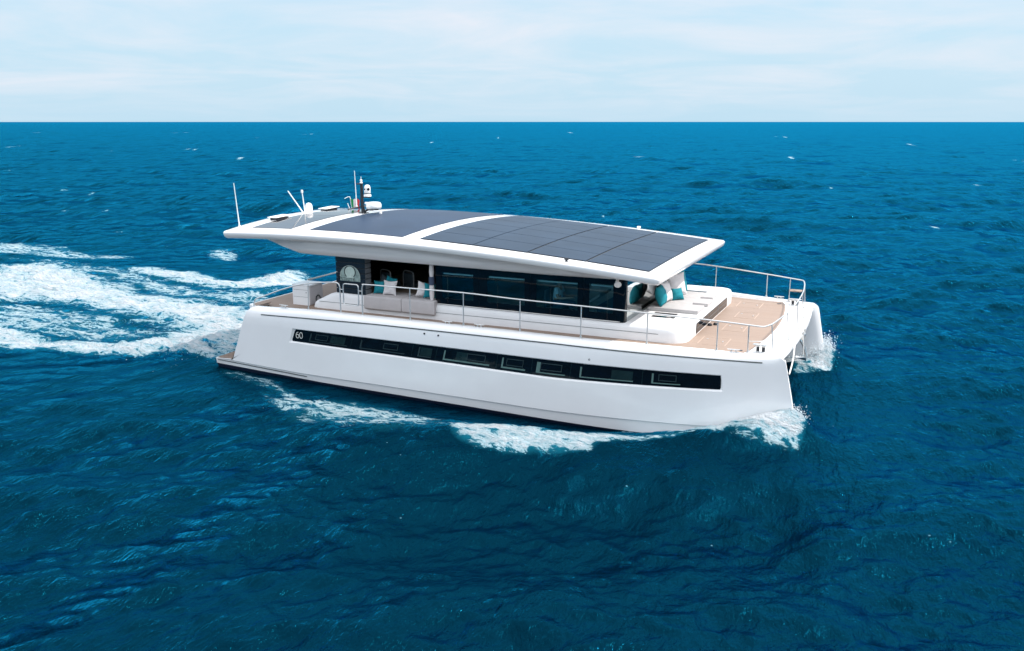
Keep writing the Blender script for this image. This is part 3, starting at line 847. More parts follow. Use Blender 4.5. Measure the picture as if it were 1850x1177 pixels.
# gate hinges
for sg in (-1, 1):
    for x0 in (4.74, 5.40):
        for z in (2.62, 2.9): tube(bm, [(x0, sg * 4.383, z), (x0 + .12, sg * 4.383, z)], 0.012, 6)
RAIL = lbl(obj('guard_rail', bm, 'steel', CAT), 'polished tubular guard rail round the deck')
def stanchion(b, t):
    bm = bmesh.new(); tube(bm, [b, t], 0.015, 8)
    lathe(bm, [(0, 0), (.05, 0), (.05, .012), (.028, .02), (.026, .07), (0, .07)], Vector(b), 12)
    obj('stanchion', bm, 'steel', RAIL)
for sg in (-1, 1):
    stanchion((3.57, sg * 4.40, 2.175), (3.58, sg * 4.38, 2.985))
    for x in (7.16, 8.88, 10.61, 12.37, 14.13, 15.88, 16.63):
        i = interp(x, [5.68, 7.16, 8.88, 10.6, 12.36, 14.13, 15.88, 16.63], [3.11, 3.115, 3.12, 3.07, 3.035, 2.965, 2.855, 2.797])
        yb_ = interp(x, [7, 12.37, 14.13, 15.88, 16.63], [4.40, 4.36, 4.19, 3.92, 3.74])
        yt_ = interp(x, [7, 12.36, 14.13, 15.88, 16.58], [4.39, 4.36, 4.19, 3.90, 3.78])
        stanchion((x, sg * yb_, zs_(x) - .006), (x, sg * yt_, i))
for b, t in (((17.2, -3.38, 1.995), (17.13, -3.38, 2.78)), ((17.36, -1.74, 1.995), (17.29, -1.75, 2.785)), ((17.42, -0.25, 1.995), (17.345, -0.25, 2.785)), ((17.38, 1.32, 1.995), (17.31, 1.3, 2.785)), ((17.22, 3.1, 1.995), (17.16, 3.05, 2.785))):
    stanchion(b, t)
# small loop between two pulpit posts, and the planked pulpit seat opposite
bm = bmesh.new(); tube(bm, spline([(16.62, -3.76, 2.38), (16.9, -3.72, 2.39), (17.08, -3.5, 2.39), (17.16, -3.38, 2.39)], 5), 0.010, 6); obj('rail_loop', bm, 'steel', RAIL)
bm = bmesh.new()
slab(bm, rrect(16.66, 17.04, 3.42, 3.74, 0.04, 3), 2.42, 2.45)
lbl(obj('pulpit_seat', bm, 'teak', CAT, bevel=0.006), 'small wooden seat in the far corner of the bow rail')
# stern rail across the aft deck
bm = bmesh.new()
tube(bm, spline([(0.84, -0.70, 2.0), (0.83, -0.76, 2.20), (0.82, -0.78, 2.29), (0.82, -0.62, 2.32), (0.82, 1.0, 2.33), (0.82, 2.6, 2.33), (0.82, 3.3, 2.32), (0.82, 3.44, 2.27), (0.84, 3.46, 2.0)], 5), 0.03, 8)
obj('stern_rail', bm, 'steel', CAT)
def cleat(x, y, z, rot):
    bm = bmesh.new()
    q = Matrix.Rotation(rot, 3, 'Z')
    box(bm, -.14, .14, -.035, .035, 0, .008)
    tube(bm, [(-.16, 0, .075), (-.06, 0, .068), (.06, 0, .068), (.16, 0, .075)], [.012, .018, .018, .012], 8)
    for s in (-.05, .05): tube(bm, [(s * 1.3, 0, 0), (s, 0, .068)], 0.016, 8)
    bmesh.ops.rotate(bm, verts=bm.verts, cent=(0, 0, 0), matrix=q); bmesh.ops.translate(bm, verts=bm.verts, vec=(x, y, z))
    obj('cleat', bm, 'steel', CAT)
for sg in (-1, 1):
    for x, y in ((2.62, 4.38), (8.35, 4.36), (9.36, 4.36), (16.3, 3.86)):
        cleat(x, sg * y, zs_(x) - .004, R(-5 if sg > 0 else 5) * (x > 14))
    bm = bmesh.new(); bx, by, bz = 16.88, sg * 3.30, 2.0
    box(bm, bx - .17, bx + .17, by - .10, by + .10, bz, bz + .012)
    for s in (-.07, .07): lathe(bm, [(0, 0), (.05, 0), (.042, .02), (.042, .14), (.062, .16), (.062, .185), (0, .19)], (bx + s, by, bz + .01), 14)
    for f in bm.faces:
        if f.calc_center_median().z > bz + .02 and f.calc_center_median().z < bz + .155: f.material_index = 1
    box(bm, bx - .19, bx + .19, by - .07, by + .07, bz + .20, bz + .215)
    obj('bollard', bm, ['steel', 'black_plastic'], CAT)
    for dx in (-.26, -.36):
        bm = bmesh.new(); lathe(bm, [(0, 0), (.04, 0), (.04, .01), (0, .012)], (16.5 + dx * .4, sg * (3.42 + dx * .3), 2.008), 12); obj('deck_filler', bm, 'lens', CAT)
# foot switches near the lounge front
for x, y in ((15.02, -0.75), (15.16, -0.6)):
    bm = bmesh.new(); lathe(bm, [(0, 0), (.07, 0), (.07, .03), (.05, .06), (0, .06)], (x, y, 2.006), 14); obj('foot_switch', bm, 'lens', CAT)

# ------------------------------------------------------------------ loose things on board
def pad(name, outline, z0, z1, m, label, cat, group=None, r=0.04, puff=0.015, lift=None):
    """a cushion: rounded slab with a slightly crowned top and a welt line"""
    bm = bmesh.new()
    cx_ = sum(p[0] for p in outline) / len(outline); cy_ = sum(p[1] for p in outline) / len(outline)
    def ins(d):
        n = len(outline); out = []
        for i in range(n):
            a, b, c = Vector(outline[i - 1] + (0,)), Vector(outline[i] + (0,)), Vector(outline[(i + 1) % n] + (0,))
            e1 = (b - a); e2 = (c - b)
            n1 = Vector((-e1.y, e1.x, 0)).normalized() if e1.length > 1e-6 else Vector((0, 0, 0)); n2 = Vector((-e2.y, e2.x, 0)).normalized() if e2.length > 1e-6 else n1
            m_ = (n1 + n2); m_ = m_.normalized() if m_.length > 1e-6 else n1
            out.append((b.x + m_.x * d, b.y + m_.y * d))
        return out
    R_ = [(r, z0), (r * .3, z0 + r * .3), (0, z0 + r), (0, z1 - r), (r * .12, z1 - r * .55), (r * .4, z1 - r * .18), (r, z1)]
    loops(bm, [[(x, y, z) for x, y in ins(d)] for d, z in R_], True, True)
    bm.normal_update(); bmesh.ops.triangulate(bm, faces=[f for f in bm.faces if len(f.verts) > 4], ngon_method='EAR_CLIP')
    o = obj(name, bm, m, None, angle=50)
    tag(o, label, cat, group); return o
# front sun pads: three mattresses reaching forward with notches between
G1 = 'sun pads on the front lounge'
for y0, y1, lab, xe in ((-1.40, -0.56, 'pale grey sun pad on the front lounge, side nearest the camera', 14.80), (-0.54, 0.46, 'pale grey sun pad in the middle of the front lounge', 14.83), (0.48, 1.42, 'pale grey sun pad on the front lounge, side farthest from the camera', 14.76)):
    y0n = y0 if y0 < -1 else y0 + 0.30
    ol = [(13.34, y0), (14.38, y0), (14.38, y0n), (xe, y0n), (xe, y1), (13.34, y1)] if y0n != y0 else [(13.34, y0), (xe, y0), (xe, y1), (13.34, y1)]
    pad('sun_pad', ol, 2.424, 2.545, 'cushion_white', lab, 'cushion', G1, 0.028)
# cockpit settee seats
G2 = 'settee cushions on the cockpit coaming'
for x0, x1, lab in ((4.96, 6.28, 'grey settee cushion beside the louvred screen'), (6.30, 7.43, 'grey settee cushion at the forward end of the cockpit bench')):
    o = pad('settee_cushion', [(x0, -3.47), (x1, -3.47), (x1, -2.55), (x0, -2.55)], 2.14, 2.575, 'cushion_grey', lab, 'cushion', G2, 0.06)
def pillow(loc, w, h, t, rz_, lean, m, label, group, roll=0.0):
    bm = bmesh.new()
    n = 14
    U = np.linspace(-1, 1, n + 1)
    rows = {}
    for side in (1, -1):
        for i, u in enumerate(U):
            for j, v in enumerate(U):
                e = min(1 - abs(u), 1 - abs(v))
                edge = (i in (0, n) or j in (0, n))
                if edge and side == -1: rows[(side, i, j)] = rows[(1, i, j)]; continue
                th = t / 2 * ((1 - u * u) * (1 - v * v)) ** 0.42
                wr = 0.012 * math.sin(5 * u + 3 * v + w * 40) * (1 - abs(u)) * (abs(v)) + 0.010 * math.sin(9 * v - 4 * u) * (1 - u * u)
                x = w / 2 * u * (1 - 0.13 * (1 - v * v)); z = h / 2 * v * (1 - 0.13 * (1 - u * u))
                rows[(side, i, j)] = bm.verts.new((x, side * (th + wr * (th / (t / 2))), z))
        for i in range(n):
            for j in range(n):
                q = [rows[(side, i, j)], rows[(side, i + 1, j)], rows[(side, i + 1, j + 1)], rows[(side, i, j + 1)]]
                bm.faces.new(q if side == 1 else q[::-1])
    M = Matrix.Rotation(rz_, 4, 'Z') @ Matrix.Rotation(lean, 4, 'X') @ Matrix.Rotation(roll, 4, 'Y')
    bm.transform(M)
    zmin = min(v.co.z for v in bm.verts)
    o = obj('pillow', bm, m, None, angle=70)
    o.location = (loc[0], loc[1], loc[2] - zmin)
    return tag(o, label, 'pillow', group)
GP = 'pillows propped on the front lounge'
zp = 2.540
# pillow plane is local XZ; rz 90 deg faces it fore and aft
pillow((13.62, -1.02, zp), 0.60, 0.60, 0.32, R(92), R(-16), 'pillow_teal', 'large teal pillow on the front lounge, nearest the side rail', GP)
pillow((13.62, -0.46, zp), 0.60, 0.64, 0.28, R(84), R(-18), 'pillow_white', 'white pillow leaning between two teal pillows on the front lounge', GP)
pillow((13.84, -0.02, zp), 0.42, 0.40, 0.26, R(45), R(-30), 'pillow_teal', 'smallest teal pillow, standing in front of the white pillows on the front lounge', GP)
pillow((13.62, 0.72, zp), 0.74, 0.72, 0.26, R(52), R(-18), 'pillow_white', 'largest white pillow on the front lounge, against the windscreen', GP)
pillow((13.60, 1.34, zp), 0.60, 0.72, 0.22, R(70), R(-14), 'pillow_teal', 'teal pillow mostly hidden behind the largest white pillow', GP)
GS = 'pillows on the cockpit settee'
zc2 = 2.568
pillow((5.26, -3.02, zc2), 0.40, 0.42, 0.17, R(12), R(-14), 'pillow_teal', 'teal pillow on the settee beside the louvred screen', GS)
pillow((5.52, -2.84, zc2), 0.42, 0.50, 0.16, R(-6), R(-16), 'pillow_teal', 'teal pillow peeking out behind the white pillow on the settee', GS, R(12))
pillow((5.66, -3.06, zc2), 0.48, 0.46, 0.16, R(2), R(-14), 'pillow_white', 'white pillow at the aft end of the settee', GS)
pillow((6.88, -3.12, zc2), 0.42, 0.46, 0.16, R(38), R(-10), 'pillow_white', 'white pillow tilted at the forward end of the settee', GS, R(14))
pillow((7.12, -3.12, zc2), 0.42, 0.46, 0.17, R(42), R(-10), 'pillow_teal', 'teal pillow at the forward end of the settee, beside the rolled blind', GS, R(8))
pillow((5.22, -2.66, zc2), 0.42, 0.46, 0.17, R(10), R(-14), 'pillow_dark', 'dark grey pillow deep in the cockpit shade', GS, R(20))
# rolled blind tied to the cockpit post
RB = tag(empty('rolled_blind', (7.27, -3.31, 2.58)), 'slim rolled white side blind tied with a dark strap at the cockpit opening', 'blind')
bm = bmesh.new()
tube(bm, [(0, 0, 0), (0, 0, .18), (.004, 0, .40), (0, 0, .52), (0, 0, .68), (.003, 0, .85), (0, 0, 1.08)], [.055, .07, .075, .05, .05, .075, .06], 12); obj('blind_roll', bm, 'pillow_white', RB)
bm = bmesh.new(); lathe(bm, [(.06, .46), (.082, .47), (.082, .70), (.06, .71)], (0, 0, 0), 14); obj('strap', bm, 'trousers', RB)

def chair(x, y, rz_, label):
    c = tag(empty('cockpit_chair', (x, y, 2.565)), label, 'chair', 'cockpit chairs'); c.rotation_euler = (0, 0, rz_)
    bm = bmesh.new(); slab(bm, rrect(-.25, .25, -.25, .25, .06, 4), .0, .12); obj('seat', bm, 'pillow_dark', c, bevel=.02)
    bm = bmesh.new(); slab(bm, rrect(-.24, -.17, -.24, .24, .03, 3), .12, .44); obj('backrest', bm, 'pillow_dark', c, bevel=.02)
    bm = bmesh.new(); tube(bm, spline([(-.21, -.27, 0), (-.21, -.27, .40), (-.21, -.22, .50), (-.21, 0, .525), (-.21, .22, .50), (-.21, .27, .40), (-.21, .27, 0)], 6), .02, 8); obj('back_frame', bm, 'steel', c)
chair(4.75, -1.55, R(68), 'dark cockpit chair with a chrome back, nearer the louvred screen')
chair(5.55, -1.45, R(68), 'dark cockpit chair with a chrome back, nearer the saloon door')

# helm seat and the person at the helm
HS = tag(empty('helm_seat', (11.0, -2.62, 2.47)), 'dark upholstered helm seat behind the side window', 'seat')
bm = bmesh.new(); slab(bm, rrect(-.24, .30, -.26, .26, .06, 4), 0.0, .14); obj('seat', bm, 'pillow_dark', HS, bevel=.03)
bm = bmesh.new(); slab(bm, rrect(-.32, -.22, -.26, .26, .04, 3), .05, .62); obj('backrest', bm, 'pillow_dark', HS, bevel=.03)

def skin_mesh(name, chains, m, parent, sub=2, root=0):
    """connected edges with a radius at each joint -> one smooth body"""
    verts, edges, rad, idx = [], [], [], {}
    for ch in chains:
        prev = None
        for key, p, r in ch:
            if key not in idx: idx[key] = len(verts); verts.append(p); rad.append(r)
            if prev is not None: edges.append((prev, idx[key]))
            prev = idx[key]
    bm = bmesh.new(); lay = bm.verts.layers.skin.verify()
    bv = [bm.verts.new(p) for p in verts]
    for i, j in edges: bm.edges.new((bv[i], bv[j]))
    for i, r in enumerate(rad):
        bv[i][lay].radius = r if isinstance(r, tuple) else (r, r)
        bv[i][lay].use_root = (i == root)
    me = bpy.data.meshes.new(name); bm.to_mesh(me); bm.free()
    o = bpy.data.objects.new(name, me); COL.objects.link(o); o.parent = parent
    sk = o.modifiers.new('skin', 'SKIN'); sk.use_smooth_shade = True
    sb = o.modifiers.new('sub', 'SUBSURF'); sb.levels = sub; sb.render_levels = sub
    dg = bpy.context.evaluated_depsgraph_get(); dg.update()
    me2 = bpy.data.meshes.new_from_object(o.evaluated_get(dg)); o.modifiers.clear(); o.data = me2
    me2.materials.append(MATS[m])
    me2.polygons.foreach_set('use_smooth', [True] * len(me2.polygons))
    return o
PN = tag(empty('person', (11.02, -2.62, 2.61)), 'person in a pale blue shirt seated at the helm behind the side window', 'person')
pel = ('pel', (0, 0, .09), (.15, .12)); ch = ('ch', (.02, 0, .42), (.17, .12)); nk = ('nk', (.05, 0, .60), .055)
def hand(s, w):
    out = []
    for k, (dy, ln) in enumerate(((-.03, .075), (-.01, .085), (.012, .08), (.032, .062))):
        out.append([(f'w{s}', w, .03), (f'k{s}{k}', (w[0] + .07, w[1] + dy, w[2] - .004), .012), (f'f{s}{k}', (w[0] + .07 + ln * .6, w[1] + dy * 1.1, w[2] - .025), .009), (f't{s}{k}', (w[0] + .06 + ln * .8, w[1] + dy * 1.1, w[2] - .06), .008)])
    out.append([(f'w{s}', w, .03), (f'th{s}', (w[0] + .04, w[1] - s * .045, w[2] + .01), .012), (f'tt{s}', (w[0] + .08, w[1] - s * .05, w[2] - .015), .009)])
    return out
chains = [[pel, ('ab', (0, 0, .24), (.145, .11)), ch, nk, ('hd', (.06, 0, .70), .078), ('hd2', (.065, 0, .80), .088), ('top', (.055, 0, .87), .06)],
          [('hd', (.06, 0, .70), .078), ('nose', (.165, 0, .735), .014)]]
for s in (-1, 1):
    w = (.46, s * .16, .30)
    chains += [[ch, ('cl%d' % s, (.02, s * .12, .52), .08), ('sh%d' % s, (.02, s * .20, .52), .062), ('el%d' % s, (.12, s * .26, .26), .045), ('fa%d' % s, (.28, s * .22, .27), .038), ('w%d' % s, w, .03)],
               [pel, ('hp%d' % s, (.06, s * .10, .08), .09), ('kn%d' % s, (.44, s * .13, .10), .062), ('cf%d' % s, (.48, s * .13, -.05), .05)]]
    chains += hand(s, w)
skin_mesh('body', chains, 'skin', PN)
tc2 = [[pel[:2] + ((.165, .135),), ('ab', (0, 0, .24), (.16, .125)), ('ch', (.02, 0, .42), (.185, .135)), ('nkb', (.04, 0, .55), .075)]]
for s in (-1, 1):
    tc2 += [[('ch', (.02, 0, .42), (.185, .135)), ('cl%d' % s, (.02, s * .12, .52), .09), ('sh%d' % s, (.02, s * .20, .52), .074), ('ue%d' % s, (.085, s * .24, .35), .062)]]
skin_mesh('shirt', tc2, 'shirt', PN)
tr2 = []
for s in (-1, 1): tr2 += [[('pel', (0, 0, .09), (.165, .13)), ('hp%d' % s, (.06, s * .10, .08), .10), ('kn%d' % s, (.44, s * .13, .10), .073), ('cf%d' % s, (.48, s * .13, -.04), .06)]]
skin_mesh('trousers', tr2, 'trousers', PN)
bm = bmesh.new(); bmesh.ops.create_uvsphere(bm, u_segments=18, v_segments=12, radius=.098)
for v in bm.verts:
    v.co.x *= 1.08
    if v.co.z < -.02 and v.co.x > .0: v.co.x *= .4; v.co.z *= .3
bmesh.ops.translate(bm, verts=bm.verts, vec=(.045, 0, .82)); obj('hair', bm, 'hair', PN)

# flag on a short staff
FL = tag(empty('flag', (1.38, 1.30, zr(1.38, 1.30) - .004)), 'small green white and red striped flag on a thin staff on the roof', 'flag')
bm = bmesh.new(); tube(bm, spline([(0, 0, 0), (-.04, 0, .25), (-.05, -.02, .42), (-.10, -.05, .46), (-.20, -.16, .40)], 4), .012, 6); tube(bm, [(-.10, 0, .0), (-.17, -.02, .22)], .014, 6); obj('flag_staff', bm, 'white_plastic', FL)
bm = bmesh.new()
nx = 18
quadsheet(bm, [[(-.05 + .40 * i / nx, .05 * math.sin(i * .55 + j * .4) * (i / nx), .42 - .30 * j / 6 - .08 * (i / nx) - .03 * math.sin(i * .4)) for j in range(7)] for i in range(nx + 1)])
bm.normal_update(); bmesh.ops.solidify(bm, geom=bm.faces[:], thickness=.003)
for f in bm.faces:
    x = f.calc_center_median().x + .05; f.material_index = 0 if x < .1333 else (1 if x < .2666 else 2)
obj('flag_cloth', bm, ['flag_green', 'flag_white', 'flag_red'], FL)

# anchor hanging below the bow, and the two white lines
AN = tag(empty('anchor', (17.62, -0.42, 1.56)), 'stainless plough anchor hanging under the bow between the hulls', 'anchor')
AN.rotation_euler = (0, R(20), R(60)); AN.scale = (0.7, 0.7, 0.7)
bm = bmesh.new()
loops(bm, [[(x, -w, z0), (x, w, z0), (x, w, z1), (x, -w, z1)] for x, w, z0, z1 in ((-.55, .028, .30, .38), (-.1, .03, .06, .15), (.22, .035, -.20, -.08), (.33, .03, -.36, -.26))])
obj('shank', bm, 'steel', AN, bevel=.008)
bm = bmesh.new()
for s in (-1, 1):
    loops(bm, [[(-.30, 0, -.52), (-.05, s * .20, -.42), (.36, s * .05, -.42), (.42, 0, -.50)], [(-.30, 0, -.50), (-.05, s * .21, -.395), (.36, s * .06, -.395), (.42, 0, -.46)]])
loops(bm, [[(.28, -.03, -.46), (.28, .03, -.46), (.36, .03, -.30), (.28, -.03, -.30)], [(.36, -.03, -.46), (.36, .03, -.46), (.42, .03, -.30), (.40, -.03, -.30)]])
obj('fluke', bm, 'steel', AN, bevel=.006)
bm = bmesh.new(); lathe(bm, [(.0, -.05), (.03, -.05), (.03, .05), (0, .05)], (-.52, 0, .34), 10, (0, 1, 0)); tube(bm, [(-.55, 0, .34), (-.68, 0, .40), (-.75, 0, .44)], .02, 8); obj('shackle', bm, 'steel', AN)
bm = bmesh.new()
box(bm, 17.15, 17.62, -.40, -.36, 1.72, 1.99); box(bm, 17.15, 17.62, .02, .06, 1.72, 1.99)
lathe(bm, [(0, -.2), (.06, -.2), (.035, 0), (.06, .2), (0, .2)], (17.56, -.17, 1.84), 14, (0, 1, 0))
obj('bow_roller', bm, 'steel', CAT, bevel=.006)
bm = bmesh.new()
p0 = Vector((17.56, -1.98, 1.96)); p1 = Vector((17.67, -3.68, 1.62))
tube(bm, [p0 + (p1 - p0) * t + Vector((0.02 * math.sin(math.pi * t), 0, -.03 * math.sin(math.pi * t))) for t in np.linspace(0, 1, 12)], 0.018, 8)
tag(obj('mooring_line', bm, 'rope'), 'white line running from the bow beam down to the nearer bow', 'rope', 'white lines at the bow')
bm = bmesh.new()
p0 = Vector((17.60, -0.74, 1.98)); p1 = Vector((17.66, -0.76, 1.42))
tube(bm, [p0 + (p1 - p0) * t + Vector((0.02 * math.sin(math.pi * t), 0, 0)) for t in np.linspace(0, 1, 8)], 0.018, 8)
tag(obj('mooring_line', bm, 'rope'), 'white line hanging straight down from the bow beam above the anchor', 'rope', 'white lines at the bow')

# ------------------------------------------------------------------ the sea
FOAM = [
     (1.0, 1.7, [(-6.28, 4.09), (-7.53, 3.93), (-9.3, 4.11), (-10.94, 4.09), (-13.07, 4.49), (-17.28, 6.66), (-20.49, 7.72), (-23.0, 8.03), (-24.05, 7.13), (-25.65, 5.37), (-17.0, -0.78), (-15.12, 0.48), (-13.68, 0.73), (-10.99, 0.14), (-8.6, -0.33), (-6.22, -0.9), (-4.22, -1.52), (-1.78, -3.55), (-0.56, -3.96), (0.1, -3.5), (-2.07, -0.05)]) ,
     (0.97, 0.8, [(-0.33, -4.08), (-1.85, -3.99), (-3.05, -4.29), (-4.02, -4.81), (-5.23, -5.12), (-6.8, -5.16), (-7.68, -5.56), (-9.71, -5.96), (-13.63, -3.18), (-11.12, -3.13), (-9.36, -3.56), (-7.84, -3.84), (-6.59, -3.46), (-5.62, -2.83), (-4.98, -1.86), (-4.46, -1.13), (-2.48, -1.68)]) ,
     (1.0, 0.9, [(-7.07, 10.39), (-9.43, 12.14), (-10.34, 12.13), (-10.43, 11.1), (-10.22, 9.32), (-10.68, 8.22), (-12.15, 8.26), (-14.55, 8.84), (-17.11, 9.46), (-18.77, 9.11), (-18.29, 8.11), (-15.47, 7.48), (-12.37, 6.6), (-10.14, 6.45), (-8.64, 6.66), (-7.3, 7.43), (-5.5, 8.25)]) ,
     (0.72, 1.2, [(-38.95, 14.02), (-33.27, 14.7), (-28.4, 12.83), (-24.62, 12.44), (-21.77, 12.73), (-20.08, 11.13), (-21.76, 9.92), (-24.11, 9.3), (-26.67, 9.53), (-30.63, 8.22)]) ,
     (0.7, 0.8, [(-19.5, 15.54), (-18.93, 16.6), (-16.71, 16.04), (-15.19, 13.81), (-16.65, 13.61)]) ,
     (0.72, 1.2, [(-31.05, 8.51), (-24.04, 8.88), (-18.47, 8.84), (-12.48, 6.71), (-8.45, 6.43), (-6.04, 8.32), (-5.84, 3.76), (-8.92, 3.71), (-12.63, 4.07), (-17.8, 6.42)]) ,
     (0.68, 0.8, [(-17.0, -0.78), (-15.0, 0.39), (-10.99, 0.14), (-4.22, -1.52), (-4.84, -2.0), (-6.09, -3.41), (-8.59, -3.7), (-12.69, -3.84)]) ,
     (0.72, 0.5, [(3.83, -6.3), (4.21, -5.76), (5.35, -5.84), (6.34, -5.62), (7.9, -5.8), (9.37, -6.56), (9.56, -7.49), (8.48, -7.85), (7.49, -7.89), (6.29, -7.66), (4.68, -6.99)]) ,
     (0.54, 0.8, [(2.12, -6.1), (3.48, -5.85), (5.09, -5.49), (7.08, -5.62), (9.3, -6.44), (10.58, -7.03), (10.35, -7.79), (9.01, -8.18), (7.64, -8.59), (5.98, -8.2), (4.27, -7.45)]) ,
     (0.6, 0.4, [(0.06, -4.51), (1.19, -4.5), (2.65, -4.95), (4.5, -5.75), (4.7, -6.53), (3.03, -5.93), (1.65, -5.67), (0.37, -5.23)]) ,
     (0.92, 0.35, [(9.75, -7.09), (10.39, -6.66), (11.53, -6.42), (12.39, -6.3), (13.4, -5.8), (14.34, -5.59), (15.57, -4.85), (16.49, -3.89), (17.22, -2.34), (17.69, -1.46), (18.08, -2.93), (18.18, -4.14), (17.5, -4.2), (16.77, -4.66), (15.98, -4.84), (15.05, -5.57), (14.09, -6.13), (13.58, -6.53), (13.57, -7.03), (12.89, -7.53), (12.16, -7.83), (11.09, -8.04), (10.48, -7.86)]) ,
     (0.85, 0.3, [(16.89, 2.78), (17.02, 3.8), (17.57, 5.24), (17.91, 5.4), (18.11, 3.33), (17.84, 2.64), (17.4, 2.16), (17.07, 1.87)]) ,
]
CAPS = [(-46.7, 28.7, 0.62), (-45.1, 31.1, 0.19), (-237.7, 193.6, 0.93), (-235.8, 165.7, 0.68), (-177.0, 152.2, 0.59), (-114.0, 74.6, 0.99), (-169.3, 171.5, 0.78), (-165.0, 168.0, 0.46), (-112.1, 126.1, 0.7), (-272.3, 324.9, 0.8), (-38.4, 173.0, 1.37), (-6.3, 177.3, 0.6), (-45.7, 444.6, 0.83), (10.2, 90.8, 0.27), (27.0, 100.6, 1.17), (36.5, 173.6, 0.85), (37.9, 185.2, 1.13), (-43.2, 34.7, 0.25), (-33.9, 22.4, 0.33), (-69.1, 46.9, 0.32), (-60.0, 42.6, 0.23), (-41.5, 41.6, 0.21), (21.4, 48.3, 0.33), (-2.7, 42.0, 0.13), (-162.0, 359.3, 0.64), (-146.8, 269.7, 0.61), (14.2, 308.2, 0.56), (-446.5, 454.0, 1.14), (-318.4, 425.4, 1.0), (-204.1, 564.1, 1.14), (-540.0, 411.5, 1.52)]

rng = np.random.default_rng(11)
def _hash(ix, iy, seed):
    h = (ix.astype(np.int64) * 374761393 + iy.astype(np.int64) * 668265263 + seed * 974711) & 0x7fffffff
    h = ((h ^ (h >> 13)) * 1274126177) & 0x7fffffff
    return ((h ^ (h >> 16)) & 0xffff) / 65535.0
def vnoise(x, y, seed):
    ix, iy = np.floor(x), np.floor(y); fx, fy = x - ix, y - iy
    ux, uy = fx * fx * (3 - 2 * fx), fy * fy * (3 - 2 * fy)
    a, b = _hash(ix, iy, seed), _hash(ix + 1, iy, seed); c, d = _hash(ix, iy + 1, seed), _hash(ix + 1, iy + 1, seed)
    return (a * (1 - ux) + b * ux) * (1 - uy) + (c * (1 - ux) + d * ux) * uy
def fbm(x, y, seed, octv=4):
    s = 0; a = 0.5; f = 1.0
    for k in range(octv):
        s = s + a * vnoise(x * f + k * 17.3, y * f - k * 9.1, seed + k); a *= 0.5; f *= 2.03
    return s
def poly_sd(x, y, P):
    """signed distance to a polygon, positive inside"""
    P = np.array(P); d2 = np.full(x.shape, 1e18); ins = np.zeros(x.shape, bool)
    for i in range(len(P)):
        ax, ay = P[i - 1]; bx, by = P[i]
        ex, ey = bx - ax, by - ay
        t = np.clip(((x - ax) * ex + (y - ay) * ey) / (ex * ex + ey * ey + 1e-12), 0, 1)
        d2 = np.minimum(d2, (x - ax - t * ex) ** 2 + (y - ay - t * ey) ** 2)
        c = (ay > y) != (by > y)
        ins ^= c & (x < ex * (y - ay) / (ey if abs(ey) > 1e-12 else 1e-12) + ax)
    d = np.sqrt(d2)
    return np.where(ins, d, -d)

# a polar sheet round the point below the camera, finer close by, out to the horizon
r1 = 2.5 * np.exp(np.arange(0, math.log(160 / 2.5), 0.0043))
r2 = 160 * np.exp(np.arange(0, math.log(900 / 160), 0.0062))
r3 = 900 * np.exp(np.arange(0, math.log(8500 / 900) + 0.02, 0.02))
RR = np.concatenate([[0.3], r1, r2, r3])
view = math.atan2(math.cos(R(-24.438)), math.sin(R(-24.438)))
half = R(46)
fine = np.arange(-half, half, 0.0016)
coarse = np.linspace(half, 2 * math.pi - half, 110, endpoint=False)
TH = np.concatenate([fine, coarse]) + view
nr, nth = len(RR), len(TH)
r, th = np.meshgrid(RR, TH, indexing='ij')
X = CAM[0] + r * np.cos(th); Y = CAM[1] + r * np.sin(th)
X0, Y0 = X.copy(), Y.copy()
dr = np.gradient(RR)[:, None] * np.ones((1, nth))
dth = np.abs(np.gradient(np.unwrap(TH)))[None, :] * RR[:, None]
sp = np.maximum(dr, np.minimum(dth, 40))
Zs = np.zeros_like(X); DX = np.zeros_like(X); DY = np.zeros_like(X)
wind = R(-62)
ncomp = 170
lam = np.exp(np.linspace(math.log(0.30), math.log(26), ncomp)) * np.exp(rng.uniform(-0.05, 0.05, ncomp))
for i in range(ncomp):
    L = lam[i]; k = 2 * math.pi / L
    spread = 0.8 if L < 3 else (0.55 if L < 10 else 0.35)
    a_dir = wind + rng.normal(0, spread)
    slope = 0.034 * (1.15 if L < 1.3 else (0.82 if L < 3.2 else 0.82 * (3.2 / L) ** 0.5))
    amp = slope / k * rng.uniform(0.6, 1.3)
    kx, ky = k * math.cos(a_dir), k * math.sin(a_dir)
    ph = rng.uniform(0, 2 * math.pi)
    fade = 1 - sstep(0.22, 0.42, sp / L)
    rows = np.where(fade.max(axis=1) > 0)[0]
    if len(rows) == 0: continue
    e = rows[-1] + 1
    arg = kx * X[:e] + ky * Y[:e] + ph
    f = fade[:e] * amp
    c, s = np.cos(arg), np.sin(arg)
    Zs[:e] += f * c
    q = 0.25
    DX[:e] -= q * f * (kx / k) * s; DY[:e] -= q * f * (ky / k) * s
# gusty patches: calmer and rougher water
gust = 0.75 + 0.6 * fbm(X0 * 0.035 + 3, Y0 * 0.05, 5, 3)
Zs *= gust
# calmer right beside the hulls
dxo = np.maximum(np.maximum(-X0, X0 - 18.0), 0); dyo = np.maximum(np.abs(Y0) - 4.55, 0)
dh = np.sqrt(dxo ** 2 + dyo ** 2)
att = 0.18 + 0.82 * sstep(0.2, 5.5, dh)
wk = 1 - 0.5 * (1 - sstep(-1, 3, X0)) * sstep(-40, -20, X0) * (1 - sstep(11, 16, np.abs(Y0 - 2)))
att = att * wk
Zs *= att; DX *= att; DY *= att
